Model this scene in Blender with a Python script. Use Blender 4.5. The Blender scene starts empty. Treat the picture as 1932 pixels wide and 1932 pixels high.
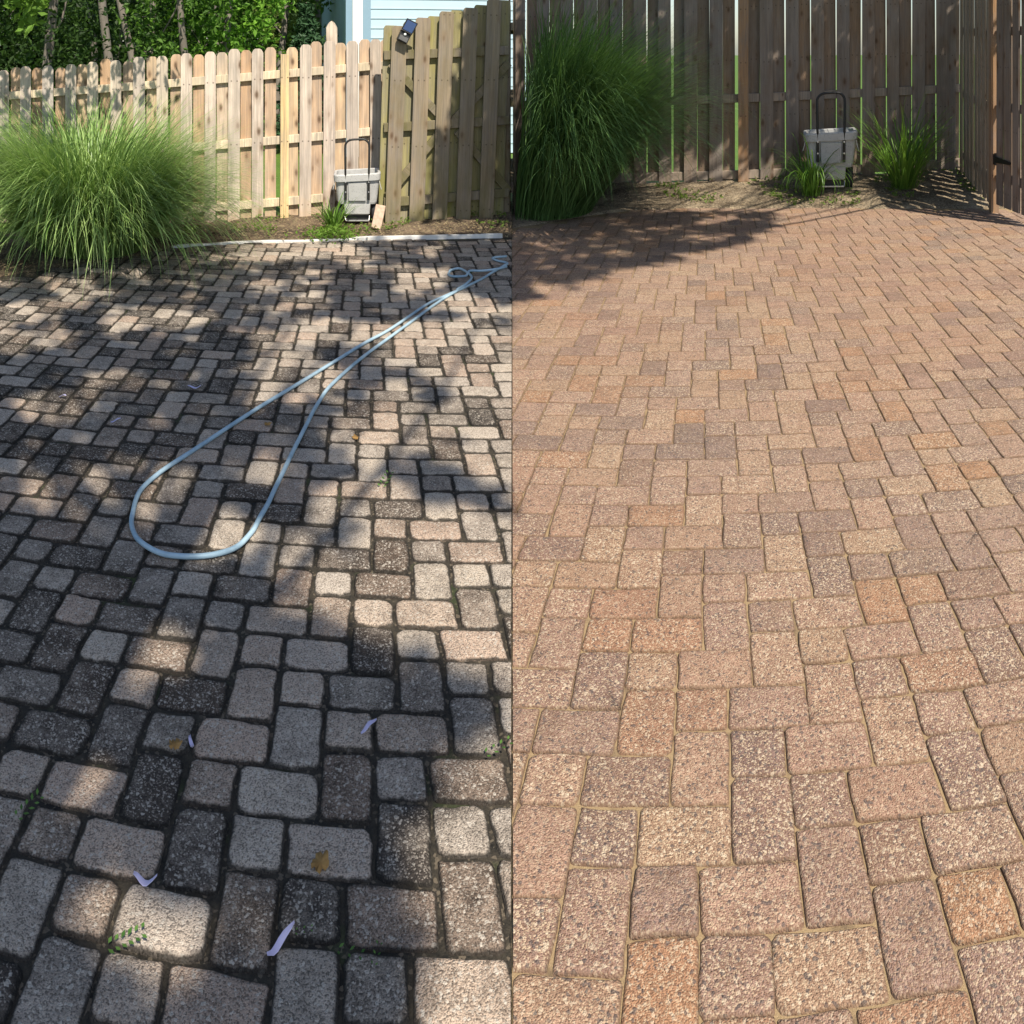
import bpy, bmesh, math, random
import numpy as np
from mathutils import Vector, Matrix, noise as mnoise

rng = np.random.default_rng(7)
random.seed(7)
scene = bpy.context.scene
COL = scene.collection

# ---------------------------------------------------------------- camera
# a panoramic (cylindrical) camera held level, eye height 1.75 m
F = 1559.0          # photo pixels (1932 wide) per radian
CX, YH, EYE = 966.0, 95.0, 1.75
cam_d = bpy.data.cameras.new("camera")
cam = bpy.data.objects.new("camera", cam_d)
COL.objects.link(cam)
cam.location = (0, 0, EYE)
cam.rotation_euler = (math.radians(90), 0, 0)
cam_d.type = 'PANO'
cam_d.panorama_type = 'CENTRAL_CYLINDRICAL'
cam_d.central_cylindrical_range_u_min = -CX / F
cam_d.central_cylindrical_range_u_max = CX / F
cam_d.central_cylindrical_range_v_min = -(1932 - YH) / F
cam_d.central_cylindrical_range_v_max = YH / F
cam_d.central_cylindrical_radius = 1.0
cam_d.clip_start = 0.02
cam_d.clip_end = 1000
scene.camera = cam

# ---------------------------------------------------------------- sky and sun
EL = math.radians(53)
SH = Vector((0.42, -0.907, 0)).normalized()
SUN = Vector((SH.x * math.cos(EL), SH.y * math.cos(EL), math.sin(EL)))
world = bpy.data.worlds.new("World")
scene.world = world
world.use_nodes = True
wn = world.node_tree.nodes
wl = world.node_tree.links
for n in list(wn):
    wn.remove(n)
sky = wn.new('ShaderNodeTexSky')
sky.sky_type = 'NISHITA'
sky.sun_disc = False
sky.sun_elevation = EL
sky.sun_rotation = math.atan2(SH.x, SH.y)
bg = wn.new('ShaderNodeBackground')
bg.inputs['Strength'].default_value = 0.105
wo = wn.new('ShaderNodeOutputWorld')
wl.new(sky.outputs[0], bg.inputs[0])
wl.new(bg.outputs[0], wo.inputs[0])
sd = bpy.data.lights.new("sun", 'SUN')
sd.energy = 5.0
sd.angle = math.radians(0.53)
sd.color = (1.0, 0.91, 0.77)
so = bpy.data.objects.new("sun", sd)
COL.objects.link(so)
so.rotation_euler = SUN.to_track_quat('Z', 'Y').to_euler()
so.location = SUN * 60
scene.view_settings.view_transform = 'Standard'
scene.view_settings.look = 'None'
scene.view_settings.gamma = 1
scene.view_settings.exposure = 0.60
scene.cycles.max_bounces = 6
scene.cycles.transparent_max_bounces = 8

# ---------------------------------------------------------------- placing helpers
AL = -474.0 / F                     # heading of the dark patio
AR = 474.0 / F                      # heading of the clean patio


def G(x, y, z=0.0):
    """the point at height z seen at photo pixel (x, y)"""
    a = (x - CX) / F
    r = (z - EYE) / ((YH - y) / F)
    return Vector((r * math.sin(a), r * math.cos(a), z))


def D(x, r, z=0.0):
    a = (x - CX) / F
    return Vector((r * math.sin(a), r * math.cos(a), z))


def ZP(y, r):
    return EYE + (YH - y) / F * r


def frame(ang, a, Z):
    """local lateral a, depth Z of a half -> world x, y"""
    c, s = math.cos(ang), math.sin(ang)
    return (a * c + Z * s, -a * s + Z * c)


def lerp(a, b, t):
    return a + (b - a) * t


def interp(x, pts):
    return float(np.interp(x, [p[0] for p in pts], [p[1] for p in pts]))


# ---------------------------------------------------------------- object helpers
def tag(o, label=None, cat=None, group=None, kind=None):
    if label: o['label'] = label
    if cat: o['category'] = cat
    if group: o['group'] = group
    if kind: o['kind'] = kind
    return o


def empty(name, loc, rz=0.0):
    o = bpy.data.objects.new(name, None)
    COL.objects.link(o)
    o.location = loc
    o.rotation_euler = (0, 0, rz)
    o.empty_display_size = 0.1
    return o


class MB:
    def __init__(self):
        self.v = []
        self.f = []

    def add(self, vs, fs):
        o = len(self.v)
        self.v += [tuple(p) for p in vs]
        self.f += [tuple(i + o for i in f) for f in fs]

    def box(self, x0, x1, y0, y1, z0, z1, m=None):
        vs = [Vector(p) for p in ((x0, y0, z0), (x1, y0, z0), (x1, y1, z0), (x0, y1, z0),
                                  (x0, y0, z1), (x1, y0, z1), (x1, y1, z1), (x0, y1, z1))]
        if m is not None:
            vs = [m @ p for p in vs]
        self.add(vs, [(0, 3, 2, 1), (4, 5, 6, 7), (0, 1, 5, 4), (1, 2, 6, 5), (2, 3, 7, 6), (3, 0, 4, 7)])

    def tube(self, pts, rad, n=8, caps=True, closed=False):
        pts = [Vector(p) for p in pts]
        rr = rad if isinstance(rad, (list, tuple, np.ndarray)) else [rad] * len(pts)
        vs = []
        up = Vector((0, 0, 1))
        prev = None
        for i, p in enumerate(pts):
            if closed:
                t = pts[(i + 1) % len(pts)] - pts[i - 1]
            else:
                t = pts[min(i + 1, len(pts) - 1)] - pts[max(i - 1, 0)]
            t.normalize()
            if prev is None:
                ref = up if abs(t.z) < 0.9 else Vector((1, 0, 0))
                a = t.cross(ref).normalized()
            else:
                a = prev - t * prev.dot(t)
                if a.length < 1e-5:
                    a = t.cross(up)
                a.normalize()
            prev = a
            b = t.cross(a)
            for k in range(n):
                th = 2 * math.pi * k / n
                vs.append(p + (a * math.cos(th) + b * math.sin(th)) * rr[i])
        fs = []
        m = len(pts)
        for i in range(m if closed else m - 1):
            j = (i + 1) % m
            for k in range(n):
                k2 = (k + 1) % n
                fs.append((i * n + k, i * n + k2, j * n + k2, j * n + k))
        if caps and not closed:
            fs.append(tuple(range(n))[::-1])
            fs.append(tuple((m - 1) * n + k for k in range(n)))
        self.add(vs, fs)

    def prism(self, poly, y0, y1, m=None):
        """polygon in x-z extruded along y"""
        n = len(poly)
        vs = [Vector((p[0], y0, p[1])) for p in poly] + [Vector((p[0], y1, p[1])) for p in poly]
        if m is not None:
            vs = [m @ p for p in vs]
        fs = [tuple(range(n)), tuple(range(2 * n - 1, n - 1, -1))]
        for i in range(n):
            j = (i + 1) % n
            fs.append((j, i, i + n, j + n))
        self.add(vs, fs)

    def loft(self, rings, cap0=True, cap1=True):
        n = len(rings[0])
        vs = [p for r in rings for p in r]
        fs = []
        for i in range(len(rings) - 1):
            for k in range(n):
                k2 = (k + 1) % n
                fs.append((i * n + k, i * n + k2, (i + 1) * n + k2, (i + 1) * n + k))
        if cap0: fs.append(tuple(range(n))[::-1])
        if cap1: fs.append(tuple((len(rings) - 1) * n + k for k in range(n)))
        self.add(vs, fs)

    def build(self, name, mat, parent=None, smooth=False, bevel=0.0, fixn=True):
        me = bpy.data.meshes.new(name)
        me.from_pydata([tuple(p) for p in self.v], [], self.f)
        if fixn:
            bm = bmesh.new()
            bm.from_mesh(me)
            bmesh.ops.recalc_face_normals(bm, faces=bm.faces)
            bm.to_mesh(me)
            bm.free()
        me.materials.append(mat)
        o = bpy.data.objects.new(name, me)
        COL.objects.link(o)
        if parent is not None:
            o.parent = parent
        if smooth:
            me.polygons.foreach_set('use_smooth', [True] * len(me.polygons))
        if bevel:
            b = o.modifiers.new('bevel', 'BEVEL')
            b.width = bevel
            b.segments = 2
            b.limit_method = 'ANGLE'
            b.angle_limit = math.radians(35)
        return o


def np_mesh(name, V, Fq, mat, parent=None, smooth=False, col=None, tris=None):
    """numpy verts, quads (and tris) -> one mesh object; col: per vertex rgb in attribute 'tint'"""
    me = bpy.data.meshes.new(name)
    faces = Fq.tolist() if Fq is not None and len(Fq) else []
    if tris is not None and len(tris):
        faces = faces + tris.tolist()
    me.from_pydata(V.tolist(), [], faces)
    if col is not None:
        at = me.attributes.new('tint', 'FLOAT_COLOR', 'POINT')
        c = np.ones((len(V), 4), np.float32)
        c[:, :3] = col
        at.data.foreach_set('color', c.ravel())
    me.materials.append(mat)
    if smooth:
        me.polygons.foreach_set('use_smooth', [True] * len(me.polygons))
    o = bpy.data.objects.new(name, me)
    COL.objects.link(o)
    if parent is not None:
        o.parent = parent
    return o


# ---------------------------------------------------------------- material helpers
class NT:
    def __init__(self, name):
        self.m = bpy.data.materials.new(name)
        self.m.use_nodes = True
        self.t = self.m.node_tree
        for n in list(self.t.nodes):
            self.t.nodes.remove(n)
        self.out = self.t.nodes.new('ShaderNodeOutputMaterial')
        self.b = self.t.nodes.new('ShaderNodeBsdfPrincipled')
        self.t.links.new(self.b.outputs[0], self.out.inputs[0])
        self.b.inputs['Roughness'].default_value = 0.8
        self.b.inputs['Specular IOR Level'].default_value = 0.3

    def n(self, kind, **kw):
        x = self.t.nodes.new('ShaderNode' + kind)
        for k, v in kw.items():
            setattr(x, k, v)
        return x

    def put(self, sock, v):
        if hasattr(v, 'links') or hasattr(v, 'is_linked'):
            self.t.links.new(v, sock)
        else:
            if isinstance(v, (tuple, list)) and len(v) == 3 and sock.type == 'RGBA':
                v = (*v, 1)
            sock.default_value = v

    def mix(self, a, b, f, mode='MIX'):
        x = self.n('Mix', data_type='RGBA', blend_type=mode)
        x.clamp_factor = True
        self.put(x.inputs[0], f)
        self.put(x.inputs[6], a)
        self.put(x.inputs[7], b)
        return x.outputs[2]

    def math(self, op, a, b=0.0, c=0.0, clamp=False):
        x = self.n('Math', operation=op, use_clamp=clamp)
        self.put(x.inputs[0], a)
        self.put(x.inputs[1], b)
        self.put(x.inputs[2], c)
        return x.outputs[0]

    def ramp(self, f, stops, interp='LINEAR'):
        x = self.n('ValToRGB')
        x.color_ramp.interpolation = interp
        e = x.color_ramp.elements
        while len(e) < len(stops):
            e.new(0.5)
        for i, (p, c) in enumerate(stops):
            e[i].position = p
            e[i].color = (*c, 1) if isinstance(c, (tuple, list)) else (c, c, c, 1)
        self.put(x.inputs[0], f)
        return x.outputs[0]

    def obj(self):
        return self.n('TexCoord').outputs['Object']

    def mapped(self, v, scale=(1, 1, 1), loc=(0, 0, 0)):
        x = self.n('Mapping')
        self.put(x.inputs[0], v)
        self.put(x.inputs['Location'], loc)
        x.inputs['Scale'].default_value = scale
        return x.outputs[0]

    def noise(self, v, scale, detail=3.0, rough=0.55, dist=0.0):
        x = self.n('TexNoise')
        self.put(x.inputs['Vector'], v)
        x.inputs['Scale'].default_value = scale
        x.inputs['Detail'].default_value = detail
        x.inputs['Roughness'].default_value = rough
        x.inputs['Distortion'].default_value = dist
        return x.outputs['Fac']

    def voro(self, v, scale, feature='F1', rnd=1.0):
        x = self.n('TexVoronoi', feature=feature)
        self.put(x.inputs['Vector'], v)
        x.inputs['Scale'].default_value = scale
        x.inputs['Randomness'].default_value = rnd
        return x

    def sep(self, c):
        x = self.n('SeparateColor')
        self.put(x.inputs[0], c)
        return x.outputs

    def bump(self, h, dist=0.002, strength=0.6):
        x = self.n('Bump')
        x.inputs['Strength'].default_value = strength
        x.inputs['Distance'].default_value = dist
        self.put(x.inputs['Height'], h)
        self.t.links.new(x.outputs[0], self.b.inputs['Normal'])

    def base(self, c):
        self.put(self.b.inputs['Base Color'], c)
        return self.m


def plain(name, c, rough=0.5, metal=0.0, spec=0.4, var=0.12, scale=25):
    t = NT(name)
    v = t.noise(t.obj(), scale, 4)
    k = t.ramp(v, [(0.3, 1 - var), (0.7, 1 + 0.0)])
    t.base(t.mix(c, k, 1.0, 'MULTIPLY'))
    t.b.inputs['Roughness'].default_value = rough
    t.b.inputs['Metallic'].default_value = metal
    t.b.inputs['Specular IOR Level'].default_value = spec
    return t.m


def wood(name, tones, knot=0.08, moss=None, dirt=None):
    """weathered fence wood: grain along local z, one tone per board"""
    t = NT(name)
    oi = t.n('ObjectInfo')
    rnd = oi.outputs['Random']
    comb = t.n('CombineXYZ')
    t.put(comb.inputs[0], t.math('MULTIPLY', rnd, 37.0))
    t.put(comb.inputs[1], t.math('MULTIPLY', rnd, 11.0))
    t.put(comb.inputs[2], t.math('MULTIPLY', rnd, 91.0))
    co = t.n('VectorMath', operation='ADD')
    t.put(co.inputs[0], t.obj())
    t.put(co.inputs[1], comb.outputs[0])
    v = co.outputs[0]
    k = len(tones)
    base = t.ramp(t.math('FRACT', t.math('MULTIPLY', rnd, 7.31)),
                  [(i / max(1, k - 1), c) for i, c in enumerate(tones)])
    g1 = t.noise(t.mapped(v, (70, 70, 1.6)), 1.0, 5, 0.6, 0.8)
    g2 = t.noise(t.mapped(v, (9, 9, 0.9)), 1.0, 4, 0.6, 1.2)
    blot = t.noise(t.mapped(v, (5, 5, 2.2)), 1.0, 5, 0.65)
    c = t.mix(base, t.ramp(g1, [(0.25, 0.55), (0.62, 1.12)]), 0.75, 'MULTIPLY')
    c = t.mix(c, t.ramp(g2, [(0.3, 0.62), (0.6, 1.1)]), 0.7, 'MULTIPLY')
    grey = t.ramp(blot, [(0.42, 0.0), (0.68, 1.0)])
    c = t.mix(c, t.mix(base, (0.27, 0.245, 0.225), 0.8), t.math('MULTIPLY', grey, 0.6))
    st = t.ramp(t.noise(t.mapped(v, (34, 34, 0.7)), 1.0, 4, 0.6, 1.5), [(0.50, 0.0), (0.64, 1.0)])
    c = t.mix(c, t.mix(base, (0.16, 0.145, 0.135), 0.75), t.math('MULTIPLY', t.math('MULTIPLY', st, t.ramp(blot, [(0.3, 0.35), (0.6, 1.0)])), 0.8))
    vo = t.voro(t.mapped(v, (9, 9, 4.2)), 1.0)
    kn = t.ramp(vo.outputs['Distance'], [(knot * 0.6, 1.0), (knot * 2.0, 0.0)])
    halo = t.ramp(vo.outputs['Distance'], [(knot, 1.0), (knot * 4.5, 0.0)])
    keep = t.math('GREATER_THAN', t.sep(vo.outputs['Color'])[0], 0.30)
    c = t.mix(c, (0.045, 0.028, 0.018), t.math('MULTIPLY', t.math('MULTIPLY', kn, keep), 0.85))
    c = t.mix(c, (0.20, 0.12, 0.07), t.math('MULTIPLY', t.math('MULTIPLY', halo, keep), 0.35))
    sx = t.n('SeparateXYZ')
    t.put(sx.inputs[0], t.obj())
    nx = t.math('SUBTRACT', t.math('ABSOLUTE', sx.outputs[0]), 0.03)
    nz = t.math('SUBTRACT', t.math('PINGPONG', t.math('SUBTRACT', sx.outputs[2], 0.15), 0.33), 0.0)
    nd_ = t.math('SQRT', t.math('ADD', t.math('MULTIPLY', nx, nx), t.math('MULTIPLY', nz, nz)))
    c = t.mix(c, (0.06, 0.045, 0.035), t.math('MULTIPLY', t.ramp(nd_, [(0.004, 1.0), (0.010, 0.0)]), 0.8))
    if moss:
        z = t.n('SeparateXYZ')
        t.put(z.inputs[0], t.obj())
        low = t.ramp(z.outputs[2], [(0.0, 1.0), (0.9, 0.25)])
        mn = t.noise(t.mapped(v, (6, 6, 1.8)), 1.0, 5, 0.65)
        mm = t.math('MULTIPLY', t.ramp(mn, [(0.36, 0.0), (0.62, 1.0)]), low)
        c = t.mix(c, moss, t.math('MULTIPLY', mm, 0.8))
    if dirt:
        z = t.n('SeparateXYZ')
        t.put(z.inputs[0], t.obj())
        dn = t.math('ADD', z.outputs[2], t.math('MULTIPLY', t.noise(v, 14, 4), 0.35))
        c = t.mix(c, dirt, t.math('MULTIPLY', t.ramp(dn, [(0.15, 1.0), (0.42, 0.0)]), 0.75))
    t.base(c)
    t.b.inputs['Roughness'].default_value = 0.85
    t.b.inputs['Specular IOR Level'].default_value = 0.2
    t.bump(g1, 0.002, 0.5)
    return t.m


def leaf_mat(name, dark, light, trans=0.35, rough=0.55):
    t = NT(name)
    at = t.n('Attribute', attribute_name='tint')
    r, g, b = t.sep(at.outputs['Color'])[:3]
    c = t.mix(dark, light, r)
    t.base(c)
    t.b.inputs['Roughness'].default_value = rough
    t.b.inputs['Specular IOR Level'].default_value = 0.25
    tr = t.n('BsdfTranslucent')
    t.put(tr.inputs[0], t.mix(c, (1.0, 1.0, 0.35), 0.5, 'MULTIPLY'))
    mx = t.n('MixShader')
    mx.inputs[0].default_value = trans
    t.t.links.new(t.b.outputs[0], mx.inputs[1])
    t.t.links.new(tr.outputs[0], mx.inputs[2])
    t.t.links.new(mx.outputs[0], t.out.inputs[0])
    return t.m


def soil_mat(name, dark, light, straw):
    t = NT(name)
    v = t.obj()
    a = t.noise(v, 2.2, 6, 0.65)
    b = t.noise(v, 45, 5, 0.7)
    vo = t.voro(v, 75)
    c = t.mix(dark, light, t.ramp(a, [(0.38, 0.0), (0.62, 1.0)]))
    c = t.mix(c, t.ramp(b, [(0.3, 0.5), (0.7, 1.25)]), 0.8, 'MULTIPLY')
    s = t.ramp(t.sep(vo.outputs['Color'])[0], [(0.78, 0.0), (0.86, 1.0)])
    c = t.mix(c, straw, t.math('MULTIPLY', s, 0.55))
    s2 = t.ramp(t.sep(vo.outputs['Color'])[1], [(0.80, 0.0), (0.88, 1.0)])
    c = t.mix(c, (0.02, 0.017, 0.013), t.math('MULTIPLY', s2, 0.6))
    t.base(c)
    t.b.inputs['Roughness'].default_value = 0.95
    t.bump(t.math('ADD', b, t.math('MULTIPLY', vo.outputs['Distance'], 0.7)), 0.012, 0.8)
    return t.m


def paver_mat(name, clean):
    t = NT(name)
    v = t.obj()
    at = t.n('Attribute', attribute_name='tint')
    R, Gc, B = t.sep(at.outputs['Color'])[:3]
    fine = t.voro(v, 300)
    mid = t.voro(v, 165)
    f1 = t.sep(fine.outputs['Color'])
    m1 = t.sep(mid.outputs['Color'])
    big = t.noise(v, 3.0, 4, 0.6)
    med = t.noise(v, 16, 5, 0.65)
    gr = t.noise(v, 320, 3, 0.7)
    if clean:
        c = t.ramp(R, [(0.0, (0.34, 0.235, 0.16)), (0.25, (0.35, 0.228, 0.168)), (0.5, (0.30, 0.203, 0.162)),
                       (0.70, (0.25, 0.173, 0.143)), (0.84, (0.175, 0.13, 0.118)), (0.90, (0.29, 0.175, 0.12)), (1.0, (0.36, 0.20, 0.115))])
        c = t.mix(c, (0.34, 0.225, 0.115), t.math('MULTIPLY', t.ramp(big, [(0.4, 0.0), (0.7, 1.0)]), 0.2))
        c = t.mix(c, (0.34, 0.175, 0.115), t.math('MULTIPLY', t.ramp(t.noise(v, 0.55, 3), [(0.42, 0.0), (0.62, 1.0)]), 0.35))
        c = t.mix(c, t.ramp(med, [(0.28, 0.66), (0.7, 1.18)]), 0.9, 'MULTIPLY')
        stain = t.noise(v, 6.5, 6, 0.7)
        c = t.mix(c, (0.13, 0.09, 0.07), t.math('MULTIPLY', t.ramp(stain, [(0.56, 0.0), (0.70, 1.0)]), 0.45))
        c = t.mix(c, (0.38, 0.27, 0.16), t.math('MULTIPLY', t.ramp(stain, [(0.26, 1.0), (0.40, 0.0)]), 0.5))
        c = t.mix(c, t.ramp(gr, [(0.3, 0.7), (0.7, 1.25)]), 0.7, 'MULTIPLY')
        c = t.mix(c, (0.17, 0.095, 0.06), t.math('MULTIPLY', t.ramp(f1[0], [(0.62, 0.0), (0.70, 1.0)]), 0.6))
        c = t.mix(c, (0.50, 0.385, 0.26), t.math('MULTIPLY', t.ramp(f1[1], [(0.72, 0.0), (0.80, 1.0)]), t.math('MULTIPLY_ADD', Gc, 0.4, 0.32)))
        c = t.mix(c, (0.55, 0.45, 0.33), t.math('MULTIPLY', t.ramp(m1[1], [(0.88, 0.0), (0.91, 1.0)]), t.math('MULTIPLY_ADD', Gc, 0.45, 0.3)))
        c = t.mix(c, (0.08, 0.07, 0.07), t.math('MULTIPLY', t.ramp(m1[0], [(0.90, 0.0), (0.93, 1.0)]), 0.7))
        e = t.math('MULTIPLY', t.ramp(t.math('ADD', B, t.math('MULTIPLY', t.math('SUBTRACT', med, 0.5), 0.9)),
                                      [(0.55, 0.0), (1.0, 1.0)]), 0.6)
        c = t.mix(c, (0.12, 0.075, 0.045), e)
    else:
        light = t.ramp(Gc, [(0.0, (0.50, 0.42, 0.335)), (0.45, (0.46, 0.395, 0.33)), (0.75, (0.50, 0.39, 0.30)),
                            (1.0, (0.46, 0.34, 0.26))])
        dark = t.mix((0.060, 0.051, 0.044), (0.10, 0.073, 0.055), Gc)
        st = t.math('ADD', R, t.math('ADD', t.math('MULTIPLY', t.math('SUBTRACT', med, 0.5), 1.1), t.math('MULTIPLY', t.math('SUBTRACT', t.noise(v, 7, 4, 0.6), 0.5), 1.0)))
        c = t.mix(light, dark, t.ramp(st, [(0.15, 0.0), (1.0, 1.0)]))
        c = t.mix(c, t.ramp(gr, [(0.3, 0.65), (0.7, 1.3)]), 0.8, 'MULTIPLY')
        c = t.mix(c, (0.03, 0.026, 0.022), t.math('MULTIPLY', t.ramp(f1[0], [(0.62, 0.0), (0.72, 1.0)]), 0.55))
        c = t.mix(c, (0.42, 0.37, 0.31), t.math('MULTIPLY', t.ramp(f1[1], [(0.78, 0.0), (0.85, 1.0)]), 0.5))
        c = t.mix(c, (0.52, 0.47, 0.40), t.math('MULTIPLY', t.ramp(m1[1], [(0.90, 0.0), (0.93, 1.0)]), 0.65))
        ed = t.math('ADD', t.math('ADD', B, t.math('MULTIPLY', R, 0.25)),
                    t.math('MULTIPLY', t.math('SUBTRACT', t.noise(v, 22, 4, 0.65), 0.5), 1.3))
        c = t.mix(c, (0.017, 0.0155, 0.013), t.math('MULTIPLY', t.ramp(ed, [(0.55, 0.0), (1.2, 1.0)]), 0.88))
    t.base(c)
    t.b.inputs['Roughness'].default_value = 0.9
    t.b.inputs['Specular IOR Level'].default_value = 0.18
    t.bump(t.math('ADD', t.math('MULTIPLY', fine.outputs['Distance'], -0.9 if not clean else -1.1),
                  t.math('ADD', t.math('MULTIPLY', mid.outputs['Distance'], -0.8), gr)), 0.0035, 0.75)
    return t.m


# ---------------------------------------------------------------- ground
t = NT('lawn_grass')
v = t.obj()
c = t.mix((0.045, 0.10, 0.012), (0.13, 0.22, 0.03), t.noise(v, 1.4, 6, 0.7))
c = t.mix(c, t.ramp(t.noise(v, 60, 4, 0.7), [(0.3, 0.5), (0.7, 1.3)]), 0.8, 'MULTIPLY')
M_lawn = t.base(c)
m = MB()
m.add([(-300, -300, -0.14), (300, -300, -0.14), (300, 300, -0.14), (-300, 300, -0.14)], [(0, 1, 2, 3)])
tag(m.build('lawn', M_lawn), kind='structure')

# edges of the paving, as photo pixels
EDGE_L = [(-600, 640), (-250, 575), (36, 516), (130, 503), (240, 488), (330, 466), (450, 459), (600, 455), (760, 451), (966, 447)]
EDGE_R = [(966, 430), (1010, 424), (1100, 408), (1180, 398), (1260, 394), (1450, 393), (1890, 393), (2400, 410)]


def edge_r(x, half):
    y = interp(x, EDGE_L if half == 'L' else EDGE_R)
    return EYE * F / (y - YH)


# lattices fitted to the photo
LAT = {'L': (-0.1952, 1.9192, -0.1310, 0.06506, AL), 'R': (-0.0790, 1.9898, 0.0672, 0.07068, AR)}


def lay(ang, X, Z):
    """the courses are laid on a very slight arc"""
    a, r = np.arctan2(X, Z), np.hypot(X, Z)
    k = 0.55 * np.clip((0.75 - np.abs(a)) / 0.35, 0, 1)
    Zs = np.maximum(Z, 0.2)
    r2 = r + k * (Zs - r)
    a2 = a + k * (X / Zs - a)
    return r2 * np.sin(a2 + ang), r2 * np.cos(a2 + ang)


def lat(half, i, j):
    X0, Y0, th, u, ang = LAT[half]
    a, b = i * u, j * u
    return X0 + a * math.cos(th) - b * math.sin(th), Y0 + a * math.sin(th) + b * math.cos(th)


# how dark the grime on single pavers of the unwashed patio is (lattice n, m, shape)
GRIME = {}
for k, vals in {
    (0, 0): (.85, .25, .2), (1, 0): (.75, .8, .65), (2, 0): (.45, .7, .35), (0, -1): (.5, .6, .1), (1, -1): (.4, .5, .25),
    (2, -1): (.5, .4, .35), (-1, 0): (.95, .5, .15), (-1, 1): (.8, .4, .75), (0, 1): (.9, .5, .5), (1, 1): (.8, .5, .5),
    (-1, -1): (.5, .3, .15), (-2, 0): (.85, .65, .15), (-2, 1): (.35, .3, .45), (-3, 0): (.9, .15, .95), (-3, 1): (.2, .1, .6),
    (-3, 2): (.7, .4, .5), (-4, 0): (.9, .15, .75), (-4, 1): (.35, .2, .15), (-4, 2): (1, .2, .2), (-5, 0): (.9, .2, .75),
    (-5, 1): (.7, .55, .3), (-5, 2): (.4, .2, .35), (-6, 0): (.6, .45, .8), (-6, 1): (.65, .2, .75), (-6, 2): (.55, .15, .85),
    (-6, 3): (.3, .3, .4), (-7, 1): (.6, .6, .85), (-7, 2): (.25, .5, .85), (-7, 3): (1, .6, .4), (-8, 1): (.6, .6, .55),
    (-8, 2): (.3, .25, .65), (-8, 3): (.2, .5, .3)}.items():
    for s, d in zip('VSH', vals):
        GRIME[(k[0], k[1], s)] = d


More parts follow.
